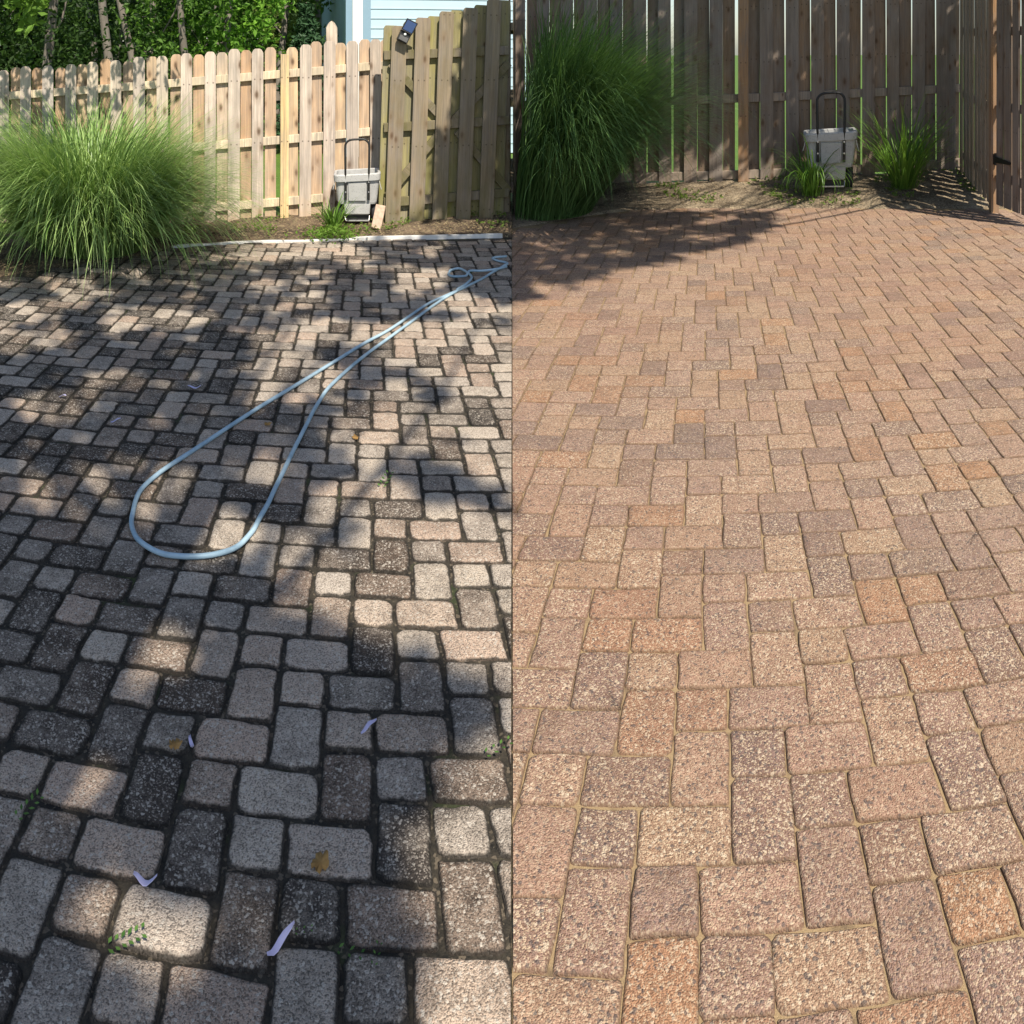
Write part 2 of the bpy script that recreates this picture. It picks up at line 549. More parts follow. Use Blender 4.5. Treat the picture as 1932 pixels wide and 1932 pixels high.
def make_patio(half):
    ang = LAT[half][4]
    u = LAT[half][3]
    gap = 0.0055 if half == 'L' else 0.0016
    VV, FQ, FT, CC = [], [], [], []
    off = 0
    c0, s0 = math.cos(ang), math.sin(ang)
    sgn = -1 if half == 'L' else 1
    for n in range(-75, 30):
        for mm in range(-30, 45):
            ox, oy = 2 * n + 7 * mm, -2 * n + mm
            for shp, (x0, x1, y0, y1) in (('V', (0, 2, -3, 0)), ('S', (2, 4, -2, 0)), ('H', (4, 7, -2, 0))):
                lx_, ly_ = lat(half, ox + (x0 + x1) / 2, oy + (y0 + y1) / 2)
                cx_, cy_ = frame(ang, lx_, ly_)
                if cx_ * sgn < -0.12 or cy_ < -0.3 or abs(cx_) > 7.5:
                    continue
                r = math.hypot(cx_, cy_)
                a = math.atan2(cx_, cy_)
                if abs(a) > 1.25 and r > 2.5:
                    continue
                er = edge_r(min(2390, max(-590, a * F + CX)), half)
                if r > er + 0.05:
                    continue
                w = (x1 - x0) * u - gap * (1 + 0.25 * rng.standard_normal() * 0.6)
                d = (y1 - y0) * u - gap * (1 + 0.25 * rng.standard_normal() * 0.6)
                near = r < 5.0
                kc, ks = (4, 4) if near else (3, 2)
                rc = (0.017 if half == 'L' else 0.011) * (0.75 + 0.5 * rng.random())
                # outline
                P = []
                for ci, (sx, sy, a0) in enumerate(((1, 1, 0), (-1, 1, 90), (-1, -1, 180), (1, -1, 270))):
                    rcc = rc * (0.7 + 0.7 * rng.random())
                    qx, qy = sx * (w / 2 - rcc), sy * (d / 2 - rcc)
                    for q in range(kc):
                        th = math.radians(a0 + 90 * q / (kc - 1))
                        P.append((qx + rcc * math.cos(th), qy + rcc * math.sin(th)))
                    nx = ((-1, 1), (-1, -1), (1, -1), (1, 1))[ci]
                    e0 = np.array(P[-1])
                    rn = rc
                    e1 = np.array((nx[0] * (w / 2 - (0 if ci in (1, 3) else rn)), nx[1] * (d / 2 - (rn if ci in (1, 3) else 0))))
                    for q in range(1, ks + 1):
                        P.append(tuple(e0 + (e1 - e0) * q / (ks + 1)))
                P = np.array(P)
                N = len(P)
                jit = rng.standard_normal((N, 2)) * (0.0017 if near else 0.0012)
                jit = (jit + np.roll(jit, 1, 0) + np.roll(jit, -1, 0)) / 1.6
                P = P + jit
                if half == 'L':
                    rings = [(0.0, -0.05, 1.0), (0.0, -0.011, 1.0), (0.003, -0.0045, 1.0), (0.0075, -0.0012, 0.58), (0.017, 0.0, 0.18), (0.034, 0.0, 0.0)]
                else:
                    rings = [(0.0, -0.05, 1.0), (0.0, -0.009, 1.0), (0.0015, -0.0035, 1.0), (0.0045, -0.001, 0.8), (0.010, 0.0, 0.35), (0.026, 0.0, 0.0)]
                if not near:
                    rings = [rings[0], rings[1], rings[3], rings[4], rings[5]]
                tx, ty = rng.standard_normal(2) * (0.010 if half == 'L' else 0.0065)
                dz = rng.standard_normal() * (0.0014 if half == 'L' else 0.0010)
                hw = np.array([w / 2, d / 2])
                pts, cols = [], []
                if half == 'L':
                    g = GRIME.get((n, mm, shp))
                    if g is None:
                        pxv = a * F + CX
                        bias = 0.42 + (0.14 if pxv < 480 else -0.12)
                        g = min(1, max(0, bias + 0.30 * rng.standard_normal()))
                        if rng.random() < 0.08: g = 0.95
                    c1, c2 = g, rng.random()
                else:
                    c1, c2 = rng.random() ** 0.9, rng.random()
                for ins, z, e in rings:
                    q = P * (1 - ins / np.maximum(hw, 0.02))
                    zz = z + dz + q[:, 0] * tx + q[:, 1] * ty
                    if e < 0.9:
                        zz = zz + rng.standard_normal(N) * 0.0004
                    pts.append(np.column_stack((q, zz)))
                    cols.append(np.tile((c1, c2, e), (N, 1)))
                pts.append(np.array([[0, 0, dz + 0.0006]]))
                cols.append(np.array([[c1, c2, 0.0]]))
                pv = np.vstack(pts)
                rot = LAT[half][2] + rng.standard_normal() * 0.010
                cr, sr = math.cos(rot), math.sin(rot)
                X, Y = lay(ang, lx_ + pv[:, 0] * cr - pv[:, 1] * sr, ly_ + pv[:, 0] * sr + pv[:, 1] * cr)
                VV.append(np.column_stack((X, Y, pv[:, 2])))
                CC.append(np.vstack(cols))
                idx = np.arange(N)
                nx_ = (idx + 1) % N
                for k in range(len(rings) - 1):
                    FQ.append(np.column_stack((off + k * N + idx, off + k * N + nx_, off + (k + 1) * N + nx_, off + (k + 1) * N + idx)))
                b = off + (len(rings) - 1) * N
                FT.append(np.column_stack((b + idx, b + nx_, np.full(N, off + len(rings) * N))))
                off += len(pv)
    V = np.vstack(VV)
    o = np_mesh('patio_paving', V, np.vstack(FQ), M_pav[half], smooth=True, col=np.vstack(CC), tris=np.vstack(FT))
    # cut the pavers along the line where the two patios meet
    bm = bmesh.new()
    bm.from_mesh(o.data)
    sel = [g_ for g_ in bm.verts if abs(g_.co.x) < 0.4]
    fs = set(f for vv in sel for f in vv.link_faces)
    es = set(e for f in fs for e in f.edges)
    vs = set(vv for f in fs for vv in f.verts)
    bmesh.ops.bisect_plane(bm, geom=list(vs) + list(es) + list(fs), plane_co=(sgn * 0.0025, 0, 0), plane_no=(-sgn, 0, 0), clear_outer=True)
    bm.to_mesh(o.data)
    bm.free()
    tag(o, kind='structure')
    return o


M_pav = {'L': paver_mat('grimy_paver', False), 'R': paver_mat('washed_paver', True)}
make_patio('L')
make_patio('R')

t = NT('black_joint_dirt')
c = t.mix((0.012, 0.011, 0.009), (0.06, 0.05, 0.035), t.ramp(t.noise(t.obj(), 26, 6, 0.75), [(0.35, 0.0), (0.7, 1.0)]))
c = t.mix(c, (0.13, 0.105, 0.075), t.ramp(t.sep(t.voro(t.obj(), 130).outputs['Color'])[0], [(0.84, 0.0), (0.9, 0.8)]))
c = t.mix(c, (0.04, 0.07, 0.014), t.ramp(t.noise(t.obj(), 3.5, 4, 0.7), [(0.58, 0.0), (0.72, 0.6)]))
t.bump(t.noise(t.obj(), 200, 3), 0.004, 0.7)
M_jl = t.base(c)
t = NT('joint_sand')
c = t.mix((0.25, 0.175, 0.095), (0.36, 0.26, 0.145), t.noise(t.obj(), 40, 5, 0.7))
c = t.mix(c, t.ramp(t.noise(t.obj(), 420, 3, 0.8), [(0.3, 0.5), (0.7, 1.3)]), 0.9, 'MULTIPLY')
c = t.mix(c, (0.10, 0.07, 0.045), t.ramp(t.noise(t.obj(), 9, 5, 0.7), [(0.52, 0.0), (0.66, 0.75)]))
t.bump(t.noise(t.obj(), 300, 3), 0.003, 0.6)
M_jr = t.base(c)


def fan_ground(name, mat, half, z0):
    n = 90
    m = MB()
    xs = np.linspace(-590, 966, n) if half == 'L' else np.linspace(966, 2390, n)
    x_off = -0.0005 if half == 'L' else 0.0
    V = [(x_off, -1.2, z0)]
    if half == 'L':
        V.append((-7, -1.2, z0))
    for x in xs:
        p = D(x, edge_r(x, half) + 0.1)
        px = min(p.x, x_off) if half == 'L' else max(p.x, x_off)
        V.append((px, p.y, z0))
    if half == 'R':
        V.append((7, -1.2, z0))
    m.add(V, [tuple(range(len(V)))])
    o = m.build(name, mat)
    if o.data.polygons[0].normal.z < 0:
        o.data.flip_normals()
    tag(o, kind='structure')


fan_ground('joint_dirt', M_jl, 'L', -0.0085)
fan_ground('joint_sand', M_jr, 'R', -0.0070)

# planting beds between paving and fences
ZL = 8.61           # depth of the sunlit fence in the dark half
ZPAN = 8.15         # depth of the mossy panel
ZR = 10.3           # depth of the brown fence in the clean half


def zl(a):          # ground height along the sunlit fence
    return 0.012 + 0.075 * a if a < 0 else 0.012 + 0.03 * a


def zr(a):
    return 0.155 + 0.04 * a


def bed_height(half, x, r):
    """height of the soil at bearing x (photo px) and range r"""
    ang = AL if half == 'L' else AR
    az = (x - CX) / F - ang
    e = edge_r(x, half)
    Zf = ZL if half == 'L' else ZR
    a = Zf * math.tan(az)
    rf = Zf / math.cos(az)
    k = min(1.0, max(0.0, (r - e) / max(0.3, rf - e)))
    zt = zl(a) if half == 'L' else zr(a)
    return lerp(0.012, zt, k)


def bed(half, mat):
    xs = np.linspace(-590, 966, 330) if half == 'L' else np.linspace(966, 2390, 330)
    rows = 46
    V = []
    for x in xs:
        e = edge_r(x, half) + (0.0 if half == 'L' else 0.012 * mnoise.noise((x * 0.05, 3, 1)))
        Zf = ZL if half == 'L' else ZR
        az = (x - CX) / F - (AL if half == 'L' else AR)
        rf = max(e + 0.4, Zf / max(0.3, math.cos(az)))
        for k in range(rows):
            s = k / (rows - 5)
            r = lerp(e, rf + 0.05, min(s, 1)) + max(0, s - 1) * 5
            p = D(x, r)
            z = bed_height(half, x, r)
            amp = min(1, max(0, (r - e) / 0.25))
            z += amp * (0.030 * mnoise.noise((p.x * 2.3, p.y * 2.3, 0)) + 0.014 * mnoise.noise((p.x * 8, p.y * 8, 4)) + 0.008 * mnoise.noise((p.x * 22, p.y * 22, 9)))
            if s > 1.0:
                z -= (s - 1) * 2.2
            if k == 0: z = -0.02
            px = min(p.x, -0.002) if half == 'L' else max(p.x, 0.002)
            V.append((px, p.y, z))
    V = np.array(V)
    n = len(xs)
    i = np.arange(n - 1)[:, None] * rows + np.arange(rows - 1)[None, :]
    i = i.ravel()
    Fq = np.column_stack((i, i + rows, i + rows + 1, i + 1))
    o = np_mesh('planting_bed_soil', V, Fq, mat, smooth=True)
    tag(o, kind='structure')
    return o


bed('L', soil_mat('dark_soil', (0.055, 0.038, 0.025), (0.20, 0.145, 0.095), (0.36, 0.30, 0.16)))
bed('R', soil_mat('sandy_soil', (0.13, 0.098, 0.066), (0.32, 0.255, 0.175), (0.40, 0.33, 0.22)))

# white plastic edging in front of the dark soil
M_edging = plain('white_plastic', (0.72, 0.71, 0.68), 0.5, var=0.25, scale=9)
m = MB()
pts = []
for x in np.linspace(325, 948, 60):
    pts.append(D(x, edge_r(x, 'L') + 0.01 + 0.006 * math.sin(x * 0.03), 0.0))
rings = []
for i, p in enumerate(pts):
    tdir = (pts[min(i + 1, 59)] - pts[max(i - 1, 0)]).normalized()
    nn = Vector((-tdir.y, tdir.x, 0))
    zt = 0.016 + 0.006 * mnoise.noise((i * 0.2, 0, 0)) + (0.014 if i > 32 else 0)
    rings.append([p + nn * 0.016 + Vector((0, 0, -0.02)), p - nn * 0.016 + Vector((0, 0, -0.02)), p - nn * 0.016 + Vector((0, 0, zt)), p + nn * 0.016 + Vector((0, 0, zt))])
m.loft(rings)
tag(m.build('edging_strip', M_edging, bevel=0.004), 'low white plastic edging strip between dark pavers and soil', 'garden edging')

# ---------------------------------------------------------------- fences
W_L = wood('sunlit_fence_wood', [(0.64, 0.53, 0.44), (0.55, 0.465, 0.40), (0.66, 0.55, 0.43), (0.52, 0.45, 0.40), (0.62, 0.50, 0.40)], 0.12, dirt=(0.50, 0.37, 0.25))
W_LB = wood('sunlit_fence_back_wood', [(0.64, 0.48, 0.31), (0.54, 0.35, 0.21), (0.64, 0.52, 0.40), (0.50, 0.32, 0.19), (0.60, 0.47, 0.35)], 0.11, dirt=(0.50, 0.37, 0.25))
W_RAIL = wood('rail_wood', [(0.72, 0.60, 0.42), (0.68, 0.57, 0.42)], 0.05)
W_NEW = wood('new_post_wood', [(0.74, 0.54, 0.28), (0.76, 0.55, 0.29)], 0.06)
W_P = wood('mossy_panel_wood', [(0.285, 0.225, 0.155), (0.23, 0.19, 0.14), (0.29, 0.23, 0.155)], 0.10, moss=(0.12, 0.11, 0.04))
W_PB = wood('mossy_back_wood', [(0.30, 0.26, 0.14), (0.31, 0.275, 0.12), (0.26, 0.225, 0.135)], 0.07, moss=(0.21, 0.21, 0.045))
W_R = wood('brown_fence_wood', [(0.26, 0.205, 0.16), (0.22, 0.18, 0.15), (0.27, 0.20, 0.15), (0.21, 0.175, 0.15), (0.245, 0.19, 0.145)], 0.13)
W_RB = wood('brown_fence_back_wood', [(0.26, 0.185, 0.13), (0.22, 0.165, 0.125), (0.28, 0.19, 0.125), (0.20, 0.155, 0.12)], 0.10)
W_RR = wood('brown_rail_wood', [(0.33, 0.26, 0.20), (0.30, 0.24, 0.19)], 0.06)
W_RP = wood('orange_post_wood', [(0.36, 0.215, 0.115), (0.34, 0.20, 0.11)], 0.06)
W_S = wood('side_fence_wood', [(0.38, 0.30, 0.215), (0.34, 0.27, 0.20), (0.40, 0.31, 0.21)], 0.06)


class Fence:
    """board on board fence along a line; local a runs along it, n points to the viewer"""

    def __init__(self, name, origin, adir, ndir, label, cat='fence', group=None):
        self.o = Vector((origin[0], origin[1], 0))
        self.a = Vector((adir[0], adir[1], 0)).normalized()
        self.n = Vector((ndir[0], ndir[1], 0)).normalized()
        self.root = empty(name, self.o)
        tag(self.root, label, cat, group)
        self.rz = math.atan2(self.a.y, self.a.x)

    def put(self, o, a, n, z, lean=0.0):
        p = self.a * a + self.n * n
        o.parent = self.root
        o.location = (p.x, p.y, z)
        o.rotation_euler = (0, lean, self.rz)
        return o

    def board(self, a, n, z0, z1, w, mat, name='picket', th=0.019, ear=0.045, lean=0.0, cup=True):
        h = z1 - z0
        w = w * (1 + 0.02 * rng.standard_normal())
        e = ear
        if e > 0:
            poly = [(-w / 2, 0), (w / 2, 0), (w / 2, h - e), (w / 2 - e * 0.18, h - e * 0.62), (w / 2 - e * 0.45, h - e * 0.2), (w / 2 - e * 0.8, h),
                    (-w / 2 + e * 0.8, h), (-w / 2 + e * 0.45, h - e * 0.2), (-w / 2 + e * 0.18, h - e * 0.62), (-w / 2, h - e)]
        else:
            poly = [(-w / 2, 0), (w / 2, 0), (w / 2, h), (-w / 2, h)]
        m = MB()
        m.prism(poly, -th / 2, th / 2)
        o = m.build(name, mat, bevel=0.0025)
        lean = lean + 0.0035 * rng.standard_normal()
        return self.put(o, a, n + 0.0015 * rng.standard_normal(), z0, lean)

    def rail(self, a0, a1, n, z0, z1, mat, hgt=0.085, th=0.038, name='rail'):
        m = MB()
        L = a1 - a0
        m.prism([(0, -hgt / 2), (L, z1 - z0 - hgt / 2), (L, z1 - z0 + hgt / 2), (0, hgt / 2)], -th / 2, th / 2)
        o = m.build(name, mat, bevel=0.004)
        return self.put(o, a0, n, z0)


def dirs(ang):
    return (math.cos(ang), -math.sin(ang)), (-math.sin(ang), -math.cos(ang))


# --- sunlit fence of the dark patio
ad, nd = dirs(AL)
fl = Fence('wooden_fence', frame(AL, 0, ZL), ad, nd, 'weathered tan fence in full sun with rounded picket tops behind the dark patio')


def aL(x, Z=ZL):
    return Z * math.tan((x - 492) / F)


def zf(a, base):                 # rails and tops follow the ground's rise
    return base + 0.085 * a


fr = [aL(620) + 0.2475 * k for k in range(-15, 3)]
fr = [a for a in fr if not (aL(524) < a < aL(552))]
for a in fr:
    fl.board(a, 0.030, max(zl(a) - 0.03, -0.13), zf(a, 1.775) + 0.012 * rng.standard_normal(), 0.121, W_L)
bk = [aL(620) + 0.2475 * (k + 0.5) for k in range(-15, 3)]
for a in bk:
    fl.board(a + 0.004 * rng.standard_normal(), -0.030, max(zl(a) - 0.02, -0.13), zf(a, 1.775) + 0.015 * rng.standard_normal(), 0.119, W_LB)
for zc in (0.155, 0.80, 1.485):
    fl.rail(-3.6, 1.55, 0.0, zf(-3.6, zc), zf(1.55, zc), W_RAIL)
a = aL(536)
fl.board(a, 0.058, 0.0, zf(a, 1.69), 0.085, W_NEW, 'post', th=0.075, ear=0.0)
a = aL(625.5)
fl.board(a, -0.085, 0.0, 2.06, 0.115, W_L, 'post', th=0.09, ear=0.075)

# --- mossy panel, standing a little closer
fp = Fence('gate_panel', frame(AL, aL(840, ZPAN), ZPAN), ad, nd, 'mossy greenish fence panel with diagonal braces, half in deep shade', 'fence panel')
ap = lambda x: aL(x, ZPAN) - aL(840, ZPAN)
LEAN = 0.035
for k, xb in enumerate((750, 795, 838, 882, 925)):
    fp.board(ap(xb) - 0.06, 0.042, -0.02, ZP(44 - 0.26 * max(0, xb - 752), ZPAN) + 0.02 * rng.standard_normal(), 0.150, W_P, ear=0.03, lean=LEAN)
for k, xb in enumerate((736, 772, 816, 860, 904, 944)):
    fp.board(ap(xb) - 0.04, -0.042, 0.0, ZP(47 - 0.26 * max(0, xb - 745), ZPAN), 0.155, W_PB, ear=0.03, lean=LEAN)
for zc in (0.235, 0.98, 1.70):
    fp.rail(ap(724), ap(960), 0.0, zc, zc + 0.05, W_P, 0.09)
for (x0, z0, x1, z1) in ((737, 1.62, 842, 1.02), (730, 0.30, 832, 0.93), (960, 1.62, 852, 1.02), (960, 0.30, 862, 0.93)):
    m = MB()
    A, Bv = Vector((ap(x0), 0, z0)), Vector((ap(x1), 0, z1))
    L = (Bv - A).length
    m.box(0, L, -0.018, 0.018, -0.04, 0.04)
    o = m.build('brace', W_P, bevel=0.003)
    p = fp.a * A.x
    o.parent = fp.root
    o.location = (p.x, p.y, A.z)
    o.rotation_euler = (0, -math.atan2(Bv.z - A.z, Bv.x - A.x), fp.rz)
m = MB()
m.box(-0.045, 0.045, -0.045, 0.045, -0.2, 2.1)
fp.put(m.build('post', W_P, bevel=0.004), ap(957), -0.10, 0.0)

# --- brown fence of the clean patio
ad, nd = dirs(AR)
fb = Fence('wooden_fence', frame(AR, 0, ZR), ad, nd, 'tall brown fence in shade with light showing through gaps, behind the clean patio')


def aR(x, Z=ZR):
    return Z * math.tan((x - 1440) / F)


TOP = 2.98
pit = aR(1495) - aR(1447)
fr = [aR(1447) + pit * k for k in range(-10, 8)]
for a in fr:
    if abs(a - aR(1405)) < 0.06: continue
    fb.board(a, 0.034, zr(a) - 0.02, TOP + 0.04 * a, 0.162, W_R)
for k in range(-10, 8):
    a = aR(1447) + pit * (k + 0.5)
    fb.board(a + 0.008 * rng.standard_normal(), -0.034, zr(a) + 0.02, TOP + 0.04 * a, 0.151, W_RB)
for zc in (0.215, 1.165, 2.68):
    fb.rail(aR(990), aR(1812), 0.0, zc + 0.155 + 0.04 * aR(990) - 0.155 + 0.0, zc + 0.04 * aR(1812), W_RR, 0.105)
fb.board(aR(1403), 0.062, zr(-0.2) - 0.02, TOP, 0.125, W_RP, 'post', th=0.085, ear=0.0)
for xp in (1150, 1690):
    fb.board(aR(xp), -0.11, 0.0, TOP - 0.1, 0.115, W_R, 'post', th=0.1, ear=0.0)
fb.board(aR(1790), 0.034, zr(2.3) - 0.03, TOP + 0.1, 0.162, W_R)

# --- side fence coming forward on the right
P0, P1, P2 = D(1815, 10.55), D(1878, 8.95), D(1940, 8.25)
sd_ = (P1 - P0).normalized()
sn_ = Vector((sd_.y, -sd_.x, 0))
if sn_.x > 0: sn_ = -sn_
fs_ = Fence('wooden_fence', P0, sd_, sn_, 'narrow view of a side fence with sunlit board edges, right of the clean bed')
Ls = (P1 - P0).length
for k in range(9):
    a = 0.12 + k * Ls / 8.4
    if a < Ls - 0.02:
        fs_.board(a, 0.034, lerp(0.22, 0.10, a / Ls) - 0.03, 2.46, 0.12, W_S)
    a2 = a + Ls / 16.8
    if a2 < Ls - 0.02:
        fs_.board(a2, -0.034, lerp(0.22, 0.10, a2 / Ls) - 0.02, 2.46, 0.10, W_S)
for zc in (0.42, 1.20, 2.0):
    fs_.rail(0.03, Ls, 0.0, zc, zc - 0.08, W_S, 0.09)
fs_.board(Ls + 0.01, 0.02, -0.02, 2.45, 0.10, W_RP, 'post', th=0.09, ear=0.0)
gd_ = (P2 - P1).normalized()
gn_ = Vector((gd_.y, -gd_.x, 0))
if gn_.x > 0: gn_ = -gn_
fg = Fence('wooden_gate', P1, gd_, gn_, 'wooden gate with a black hinge at the far right edge', 'gate')
Lg = (P2 - P1).length
k = 0
a = 0.17
while a < Lg:
    fg.board(a, 0.03, 0.10, 2.42, 0.15, W_R, ear=0.03)
    fg.board(a + 0.1, -0.03, 0.10, 2.42, 0.14, W_RB, ear=0.03)
    a += 0.2
for zc in (0.40, 1.15, 1.95):
    fg.rail(0.08, Lg, 0.0, zc, zc, W_R, 0.09)
M_black = plain('black_metal', (0.02, 0.02, 0.021), 0.4, 0.3, 0.5)
m = MB()
m.box(-0.09, 0.03, -0.006, 0.006, -0.055, 0.055)
m.prism([(0.03, -0.035), (0.40, -0.016), (0.42, 0), (0.40, 0.016), (0.03, 0.035)], -0.007, 0.005)
m.tube([(0.02, 0.014, -0.065), (0.02, 0.014, 0.065)], 0.017, 10)
for bx in (-0.06, 0.12, 0.22, 0.33):
    m.tube([(bx, 0.004, 0.0), (bx, 0.014, 0.0)], 0.012, 8)
hz = ZP(303, 8.75)
o = m.build('hinge', M_black, bevel=0.002)
fg.put(o, 0.06, 0.048, hz)

# --- short return fence between the two gardens
fq = Fence('wooden_fence', (0.0, 8.62), (0.0, 1.0), (-1, 0), 'short fence seen end on between the mossy panel and the tall grass')
for k in range(9):
    fq.board(0.12 + 0.24 * k, 0.026, -0.05, 2.3, 0.14, W_P, ear=0.03)
    if k < 8: fq.board(0.24 + 0.24 * k, -0.026, -0.05, 2.3, 0.14, W_P, ear=0.03)
for zc in (0.3, 1.2, 2.0):
    fq.rail(0.02, 2.15, 0.0, zc, zc, W_P, 0.085, 0.032)

# ---------------------------------------------------------------- lawn cart
M_tub = NT('grey_tub_plastic')
v = M_tub.obj()
c = M_tub.mix((0.43, 0.43, 0.42), (0.10, 0.10, 0.10), M_tub.ramp(M_tub.sep(M_tub.voro(v, 75).outputs['Color'])[0], [(0.93, 0.0), (0.95, 0.4)]))
c = M_tub.mix(c, M_tub.ramp(M_tub.noise(v, 5, 5), [(0.3, 0.85), (0.7, 1.05)]), 0.8, 'MULTIPLY')
M_tub.b.inputs['Roughness'].default_value = 0.5
M_tub = M_tub.base(c)
M_blackp = plain('black_plastic', (0.018, 0.018, 0.018), 0.45, 0, 0.4)
M_tyre = plain('dark_tyre', (0.028, 0.028, 0.03), 0.7, 0, 0.3)
M_bolt = plain('bolt_steel', (0.6, 0.6, 0.6), 0.35, 0.8, 0.5)


def rrect(hx, y0, y1, r, z, n=5):
    out = []
    for (sx, yy, sy, a0) in ((1, y1, -1, 0), (-1, y1, -1, 90), (-1, y0, 1, 180), (1, y0, 1, 270)):
        cxx, cyy = sx * (hx - r), yy + sy * r
        for q in range(n):
            th = math.radians(a0 + 90 * q / (n - 1))
            out.append(Vector((cxx + r * math.cos(th), cyy + r * math.sin(th), z)))
    return out


def make_cart():
    """front faces -y; rim one unit wide, then scaled by the empty"""
    root = empty('lawn_cart', (0, 0, 0))
    # tub: outer and inner skin, open at the top; the front leans forward a little at the rim
    secs = [(0.40, -0.26, 0.20, 0.07, 0.42), (0.42, -0.275, 0.24, 0.08, 0.47), (0.455, -0.31, 0.32, 0.10, 0.75), (0.475, -0.335, 0.38, 0.11, 0.95)]
    rings = [rrect(a, b, c_, r, z) for a, b, c_, r, z in secs]
    inner = [rrect(a - 0.02, b + 0.02, c_ - 0.02, r, z + 0.01) for a, b, c_, r, z in reversed(secs)]
    m = MB()
    m.loft(rings + inner)
    # raised front panel between the two handle channels
    m.loft([[Vector((-0.185, -0.322, 0.50)), Vector((0.185, -0.322, 0.50)), Vector((0.185, -0.27, 0.50)), Vector((-0.185, -0.27, 0.50))],
            [Vector((-0.195, -0.352, 0.90)), Vector((0.195, -0.352, 0.90)), Vector((0.195, -0.30, 0.90)), Vector((-0.195, -0.30, 0.90))]])
    tub = m.build('tub', M_tub, root, bevel=0.012)
    m = MB()
    o1 = rrect(0.50, -0.385, 0.43, 0.13, 0.93)
    o2 = rrect(0.505, -0.39, 0.435, 0.13, 1.06)
    o3 = rrect(0.49, -0.375, 0.42, 0.125, 1.085)
    i3 = rrect(0.445, -0.33, 0.375, 0.11, 1.08)
    i1 = rrect(0.44, -0.325, 0.37, 0.11, 0.94)
    for rg in (o1, o2, o3, i3, i1):
        for p in rg:
            p.z += 0.05 * p.x + 0.03 * abs(p.x) ** 2
    m.loft([o1, o2, o3, i3, i1, o1], cap0=False, cap1=False)
    m.build('rim', M_tub, root, smooth=False, bevel=0.01)
    m = MB()
    m.loft([rrect(0.25, -0.25, 0.12, 0.03, 0.19), rrect(0.27, -0.28, 0.16, 0.03, 0.22), rrect(0.285, -0.285, 0.18, 0.03, 0.43)])
    m.build('lower_tray', M_tub, root, bevel=0.008)
    m = MB()
    m.box(-0.25, 0.24, -0.20, 0.10, 0.07, 0.185)
    m.build('axle_housing', M_blackp, root, bevel=0.01)
    m = MB()
    m.box(-0.24, 0.25, -0.275, -0.235, 0.055, 0.085)
    m.tube([(-0.24, -0.255, 0.07), (-0.27, -0.2, 0.16)], 0.012, 6)
    m.tube([(0.25, -0.255, 0.07), (0.265, -0.2, 0.17)], 0.012, 6)
    m.build('foot_bar', M_bolt, root, bevel=0.004)
    # black bars bolted down the front
    for sx in (-0.245, 0.245):
        m = MB()
        m.loft([rrect(0.026, -0.352, -0.285, 0.01, 0.53), rrect(0.026, -0.378, -0.31, 0.01, 0.93)])
        for vtx in range(len(m.v)):
            p = m.v[vtx]
            m.v[vtx] = (p[0] + sx, p[1], p[2])
        bar = m.build('handle_bracket', M_blackp, root)
        for zb in (0.70, 0.915):
            m = MB()
            yb = lerp(-0.352, -0.378, (zb - 0.53) / 0.4)
            m.tube([(sx, yb + 0.004, zb), (sx, yb - 0.012, zb)], 0.017, 8)
            m.build('bolt', M_bolt, bar)
    # tubular handle
    pts = [(-0.245, -0.36, 0.92), (-0.25, -0.372, 1.1), (-0.255, -0.36, 1.4), (-0.258, -0.345, 1.62)]
    for q in range(1, 7):
        th = math.radians(180 - 90 * q / 7)
        pts.append((-0.108 + 0.15 * math.cos(th), -0.335, 1.66 + 0.15 * math.sin(th)))
    pts += [(-0.10, -0.335, 1.815), (0.09, -0.335, 1.825)]
    for q in range(1, 7):
        th = math.radians(90 - 90 * q / 7)
        pts.append((0.108 + 0.15 * math.cos(th), -0.335, 1.675 + 0.15 * math.sin(th)))
    pts += [(0.258, -0.345, 1.63), (0.255, -0.36, 1.4), (0.25, -0.372, 1.1), (0.245, -0.36, 0.92)]
    m = MB()
    m.tube(pts, 0.024, 10)
    m.build('handle', M_blackp, root, smooth=True)
    for sx, yw in ((-0.36, 0.02), (0.365, 0.02)):
        m = MB()
        R_ = 0.225
        prof = [(0.055, 0.10), (0.06, 0.17), (0.055, 0.215), (0.03, R_), (-0.03, R_), (-0.055, 0.215), (-0.06, 0.17), (-0.055, 0.10)]
        rings = []
        for q in range(28):
            th = 2 * math.pi * q / 28
            rings.append([Vector((sx + px, yw + pr * math.cos(th), 0.225 + pr * math.sin(th))) for px, pr in prof])
        m.loft(rings + [rings[0]], False, False)
        wh = m.build('wheel', M_tyre, root, smooth=True)
        m = MB()
        m.tube([(sx - 0.05, yw, 0.225), (sx + 0.05, yw, 0.225)], 0.105, 20)
        m.tube([(sx - 0.065, yw, 0.225), (sx + 0.065, yw, 0.225)], 0.04, 12)
        m.build('hub', M_tub, wh, bevel=0.006)
    for sx in (-0.47, 0.47):
        m = MB()
        s = 1 if sx > 0 else -1
        m.tube([(sx, -0.28, 0.95), (sx + s * 0.02, -0.30, 0.85), (sx + s * 0.045, -0.31, 0.76), (sx + s * 0.05, -0.30, 0.74)], 0.009, 6)
        m.build('side_strap', M_tub, root)
    return root


def copy_tree(o, parent=None):
    c_ = o.copy()
    COL.objects.link(c_)
    if parent is not None:
        c_.parent = parent
    for ch in o.children:
        copy_tree(ch, c_)
    return c_


